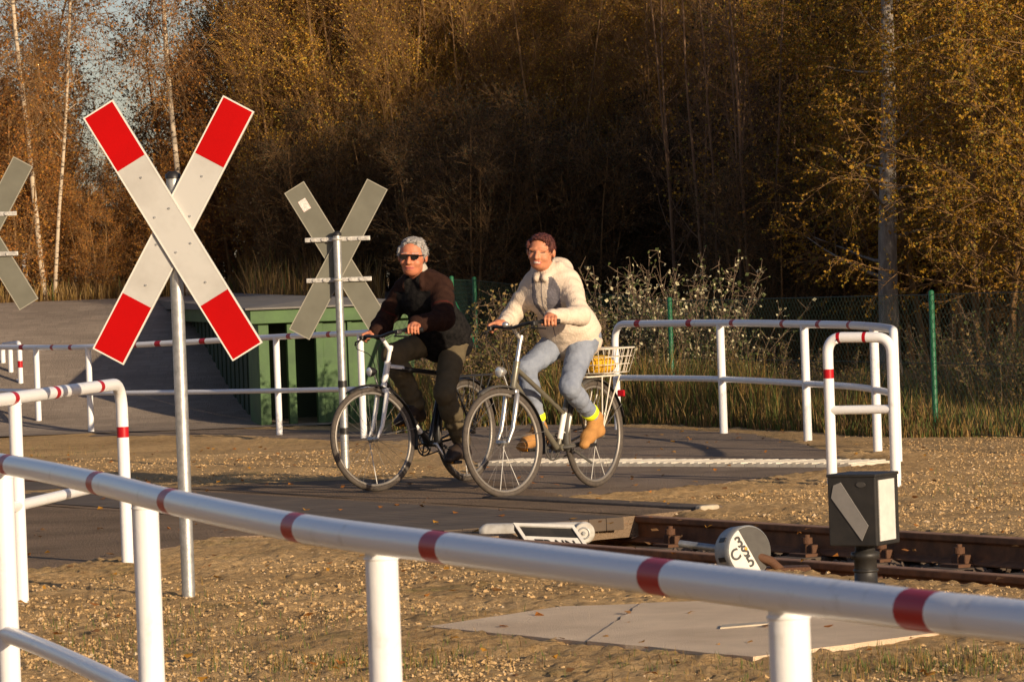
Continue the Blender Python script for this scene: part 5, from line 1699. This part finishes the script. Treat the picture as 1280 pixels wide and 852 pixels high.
    for v in r_.sample(vl, min(len(vl), 900)):
        out = (v.co - hc).normalized()
        if nrm[v].dot(out) < .3: continue
        fl = (-fwd * .5 + dwn * .45 + rv(r_) * .45) if not woman else (fwd * .1 + dwn * .6 + rv(r_) * .55)
        fl = (fl - out * fl.dot(out)).normalized(); sd_ = out.cross(fl).normalized()
        L_ = r_.uniform(.018, .036); w_ = r_.uniform(.0018, .0034)
        p0 = v.co - out * .002; p1 = p0 + fl * L_ * .55 + out * r_.uniform(.003, .007); p2 = p0 + fl * L_ + out * r_.uniform(.0, .006)
        a_, b_, c_, d_ = [bm.verts.new(q) for q in (p0 - sd_ * w_, p0 + sd_ * w_, p1 + sd_ * w_, p1 - sd_ * w_)]; e_ = bm.verts.new(p2)
        bm.faces.new((a_, b_, c_, d_)); bm.faces.new((d_, c_, e_))
    bm.to_mesh(hm); bm.free()
    if not woman:
        mb = MB(); mb.X = W
        Rh = Rz
        for sg in (-1, 1):
            n = 8; vs = []
            pts = [(-.024, .011), (-.012, .016), (.016, .016), (.026, .010), (.024, -.006), (.012, -.017), (-.010, -.018), (-.022, -.008)]
            for dx in (0, .004):
                for py, pz in pts:
                    vs.append(Hd(.103 + dx - abs(py) * .12 - (.010 if py * 1 > 0 else .0) * 0, sg * (.034) + py * sg, .010 + pz))
            fs = [list(range(n)), list(range(n, 2 * n))[::-1]] + [(i, (i + 1) % n, (i + 1) % n + n, i + n) for i in range(n)]
            mb.add(vs, fs, 0)
            mb.tube([Hd(.100, sg * .058, .020), Hd(.072, sg * .076, .020), Hd(-.01, sg * .086, .012)], .0032, 6)
        mb.tube([Hd(.107, -.012, .018), Hd(.110, 0, .020), Hd(.107, .012, .018)], .003, 6)
        mb.tube([Hd(.100, -.058, .024), Hd(.108, 0, .025), Hd(.100, .058, .024)], .0028, 6)
        g_ = mb.build('sunglasses', 'lens', body)
    # trousers
    f = Field((-.15, -.40, .15), (1.05, .40, 1.20), .0075)
    f.cap((.20, -.05, .995), (.20, .05, .995), .118, .118, .04, sc=(1.05, 1, .85)); f.cap((.22, 0, 1.0), (.29, 0, 1.10), .13, .13, .05, sc=(1, 1.22, 1))
    for i, sg in enumerate((-1, 1)):
        hp, kn, an = hips[i], kne[i], ank[i]
        f.cap(hp + Vector((-.01, 0, .0)), kn, .102 if not woman else .100, .070 if not woman else .063, .05, wr=.004, wf=60, ph=i)
        end = an + (kn - an).normalized() * (.045 if woman else .01)
        f.cap(kn, kn.lerp(end, .35), .069 if not woman else .062, .061 if woman else .072, .03, wr=.004, wf=80, ph=2 + i)
        f.cap(kn.lerp(end, .35), end, .061 if woman else .072, .048 if woman else .062, .03, wr=.0045, wf=95, ph=4 + i)
    f.noise(.003, 42); f.noise(.002, 75)
    field_obj('trousers', f, W, ['denim' if woman else 'olive_cloth'], body)
    # jacket
    f = Field((-.10, -.60, .78), (1.10, .60, 1.62), .0075)
    th = .0
    f.cap((.205, 0, .945 if woman else .935), (.23, 0, 1.02), .132 if woman else .142, .132, .05, sc=(1.16, 1.36, .8), wr=.005, wf=45, ph=2)
    f.cap((.215, 0, .985), (.27, 0, 1.09), .135 if woman else .128, .132, .05, sc=(1.12, 1.30, 1), wr=.005, wf=45, ph=1)
    f.cap((.27, 0, 1.09), chest, .132, .150, .05, sc=(1.05, 1.22, 1), wr=.005, wf=60, ph=.4)
    f.cap(chest, (.455, 0, 1.36), .148, .105, .05, sc=(1, 1.30, 1))
    f.cap((.47, -.07, 1.385), (.47, .07, 1.385), .078, .078, .04)
    if woman:
        f.ell((.26, .0, 1.06), (.175, .19, .13), .05)
        f.cap((.47, 0, 1.40), (.505, 0, 1.445), .074, .073, .03)
        f.ell((.395, 0, 1.435), (.085, .125, .085), .03)
        for sg in (-1, 1): f.cap((.575, sg * .03, 1.385), (.49, sg * .088, 1.455), .026, .034, .015)        # hood lying on the back
    else:
        f.cap((.46, 0, 1.39), (.485, 0, 1.43), .078, .068, .03)
        f.ell((.26, .0, 1.04), (.185, .20, .15), .05)
        for sg in (-1, 1):
            f.cap((.56, sg * .045, 1.40), (.50, sg * .075, 1.14), .026, .020, .012)
            f.cap((.545, sg * .05, 1.435), (.575, sg * .075, 1.36), .022, .012, .012)
    for i, sg in enumerate((-1, 1)):
        s_, e, w = sh[i], elb[i], wri[i]
        wend = w + (e - w).normalized() * .020
        lo_ = 0 if woman else .008
        f.cap(s_ + Vector((-.02, -sg * .03, -.01)), e, .070 + lo_, .064 + lo_, .06, wr=.007 if not woman else .005, wf=60 if not woman else 75, ph=i * 2)
        f.cap(e, wend, .064 + lo_, .056 if not woman else .045, .025, wr=.008 if not woman else .0048, wf=85, ph=1 + i)
    f.noise(.0045 if not woman else .0032, 34); f.noise(.0025 if not woman else .0018, 60)
    # neck opening
    f.cap((.52, 0, 1.47), (.545, 0, 1.56), .050, .06, .01) if False else None
    f.ell((.555, .0, 1.50), (.075, .060, .060), .01, None, sub=True)
    f.cap((.0, 0, .80), (.55, 0, .80 if woman else .79), .055, .055, .01, sc=(1, 6, 1)) if False else None
    eL, wL = A(elb[1]), A(wri[1]); 
    def chest_grey_w(c):
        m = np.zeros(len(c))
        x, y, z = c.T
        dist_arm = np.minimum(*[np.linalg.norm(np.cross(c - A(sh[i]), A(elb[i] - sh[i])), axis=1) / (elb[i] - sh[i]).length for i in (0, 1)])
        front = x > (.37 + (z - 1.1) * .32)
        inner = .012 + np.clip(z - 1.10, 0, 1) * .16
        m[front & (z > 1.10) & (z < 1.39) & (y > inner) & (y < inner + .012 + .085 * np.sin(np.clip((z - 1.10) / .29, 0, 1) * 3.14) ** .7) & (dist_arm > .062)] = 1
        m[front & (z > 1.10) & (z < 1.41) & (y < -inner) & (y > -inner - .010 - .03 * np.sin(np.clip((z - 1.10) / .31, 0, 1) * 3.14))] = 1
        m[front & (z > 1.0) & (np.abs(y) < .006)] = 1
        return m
    def panel_m(c):
        m = np.zeros(len(c)); x, y, z = c.T
        for i in (0, 1):
            for p, q in ((sh[i], elb[i]), (elb[i], wri[i])):
                v = A(q - p); tt = np.clip(((c - A(p)) @ v) / v.dot(v), 0, 1)
                dd = np.linalg.norm(c - A(p) - tt[:, None] * v, axis=1)
                m[(dd < .088) & (tt > .12 if p is sh[i] else dd < .09)] = 1
        m[(z > 1.325)] = 1
        front = x > (.40 + (z - 1.1) * .3)
        m[front & (np.abs(y) < .062) & (z < 1.46)] = 0
        for i in (0, 1):
            v = A(elb[i] - sh[i]); tt = ((c - A(sh[i])) @ v) / v.dot(v)
            m[(np.abs(tt - .62) < .016) & (m == 1) & (np.sign(y) == (-1, 1)[i]) & (np.linalg.norm(c - A(sh[i]) - tt[:, None] * v, axis=1) < .10)] = 2
        return m
    field_obj('jacket', f, W, ['cream', 'grey_chest'] if woman else ['jkt_black', 'jkt_brown', 'jkt_red'], body, chest_grey_w if woman else panel_m)
    if not woman:
        f = Field((.36, -.14, 1.34), (.66, .14, 1.54), .0055)
        f.cap((.475, 0, 1.415), (.507, 0, 1.465), .075, .070, .01); f.ell((.57, 0, 1.515), (.068, .052, .062), .006, None, sub=True)
        field_obj('collar', f, W, ['collar'], body)
    # shoes
    for i, sg in enumerate((-1, 1)):
        an, pd = ank[i], ped[i]
        toe = pd + (pd - (an - Vector((0, 0, .07)))).normalized() * .075 + Vector((0, 0, .035))
        heel = an + Vector((-.035, 0, -.075 if not woman or sg < 0 else -.085))
        f = Field(A(pd) - A((.30, .12, .14)), A(pd) + A((.22, .12, .30)), .006)
        ball = pd + Vector((-.005, 0, .042))
        f.cap(heel, ball, .037, .041, .03, sc=(1, 1.05, 1)); f.cap(ball, toe, .042, .032, .03, sc=(1, 1.1, .85))
        f.cap(an + (kne[i] - an).normalized() * (.06 if woman else .02), an, .046, .044, .03); f.cap(an, heel, .044, .038, .03); f.cap(an, ball, .042, .036, .03)
        def sole(c, pd=pd, heel=heel, toe=toe):
            v = A(toe - heel); tt = ((c - A(heel)) @ v) / v.dot(v)
            ln = A(heel)[2] + tt * v[2]
            return (c[:, 2] < ln - .021).astype(int)
        field_obj('shoe', f, W, ['tan' if woman else 'dark_shoe', 'sole'], body, sole)
        if woman:
            d = (kne[i] - an).normalized(); c0 = an + d * .062
            mb = MB(); mb.tube([W @ (c0 + d * q) for q in (-.006, 0, .036, .042)], [.050, .056, .058, .052], 24); mb.build('ankle_band', 'hiviz', body)
            mb = MB(); mb.tube([W @ (an + d * q) for q in (-.01, .0, .05, .06)], [.040, .047, .047, .042], 18); mb.build('sock', mat('grey_sock', (.34, .33, .31), .9), body)
    return body
rider(bw, 'woman in a cream fleece jacket and light jeans riding a bicycle, smiling', True, CRW, (.585, .015, 1.552), R(18), R(6), R(-6))
rider(bm_, 'grey-haired man in sunglasses and a dark jacket riding a bicycle', False, CRM, (.585, .02, 1.556), R(22), R(5), R(-3))
# ------------------------------------------------------------------ world, sun, camera
sc = bpy.context.scene
SUN_EL, SUN_AZ = R(12.8), R(143)                     # azimuth clockwise from +Y: the sun is behind the camera, to its right
w = bpy.data.worlds.new('World'); sc.world = w; w.use_nodes = True
nt = w.node_tree; bg = nt.nodes['Background']
sky = nt.nodes.new('ShaderNodeTexSky'); sky.sky_type = 'NISHITA'; sky.sun_disc = False
sky.sun_elevation = SUN_EL; sky.sun_rotation = SUN_AZ; sky.air_density = 1.0; sky.dust_density = .9; sky.ozone_density = 1.6
tint = nt.nodes.new('ShaderNodeMix'); tint.data_type = 'RGBA'; tint.blend_type = 'MULTIPLY'; tint.inputs[0].default_value = 1
tint.inputs[7].default_value = (1.04, .95, 1.07, 1)
nt.links.new(sky.outputs[0], tint.inputs[6]); nt.links.new(tint.outputs[2], bg.inputs['Color']); bg.inputs['Strength'].default_value = .08
sl_ = bpy.data.lights.new('sun', 'SUN'); sl_.energy = 5.0; sl_.angle = R(.55); sl_.color = (1.0, .80, .56)
so = bpy.data.objects.new('sun', sl_); C.objects.link(so)
to = Vector((math.sin(SUN_AZ) * math.cos(SUN_EL), math.cos(SUN_AZ) * math.cos(SUN_EL), math.sin(SUN_EL)))
so.rotation_euler = to.to_track_quat('Z', 'Y').to_euler()
so.location = to * 60

cam = bpy.data.cameras.new('camera'); co = bpy.data.objects.new('camera', cam); C.objects.link(co)
cam.sensor_width = 36; cam.sensor_fit = 'HORIZONTAL'; cam.lens = 36 * F / 1280
cam.clip_start = .3; cam.clip_end = 3000
cam.dof.use_dof = True; cam.dof.focus_distance = 26.0; cam.dof.aperture_fstop = 26
Xc, Uc, Fc = Vector((1, 0, 0)), Vector((0, _sp, _cp)), Vector((0, _cp, -_sp))
right = Xc * _c - Uc * _s; up = Xc * _s + Uc * _c
co.matrix_world = Matrix((right, up, -Fc)).transposed().to_4x4()
co.location = (0, 0, EYE)
sc.camera = co
sc.view_settings.view_transform = 'Standard'; sc.view_settings.look = 'None'
sc.view_settings.exposure = .34; sc.view_settings.gamma = 1
sc.cycles.use_denoising = True
sc.cycles.max_bounces = 6; sc.cycles.diffuse_bounces = 3; sc.cycles.transmission_bounces = 3
sc.cycles.sample_clamp_indirect = 4
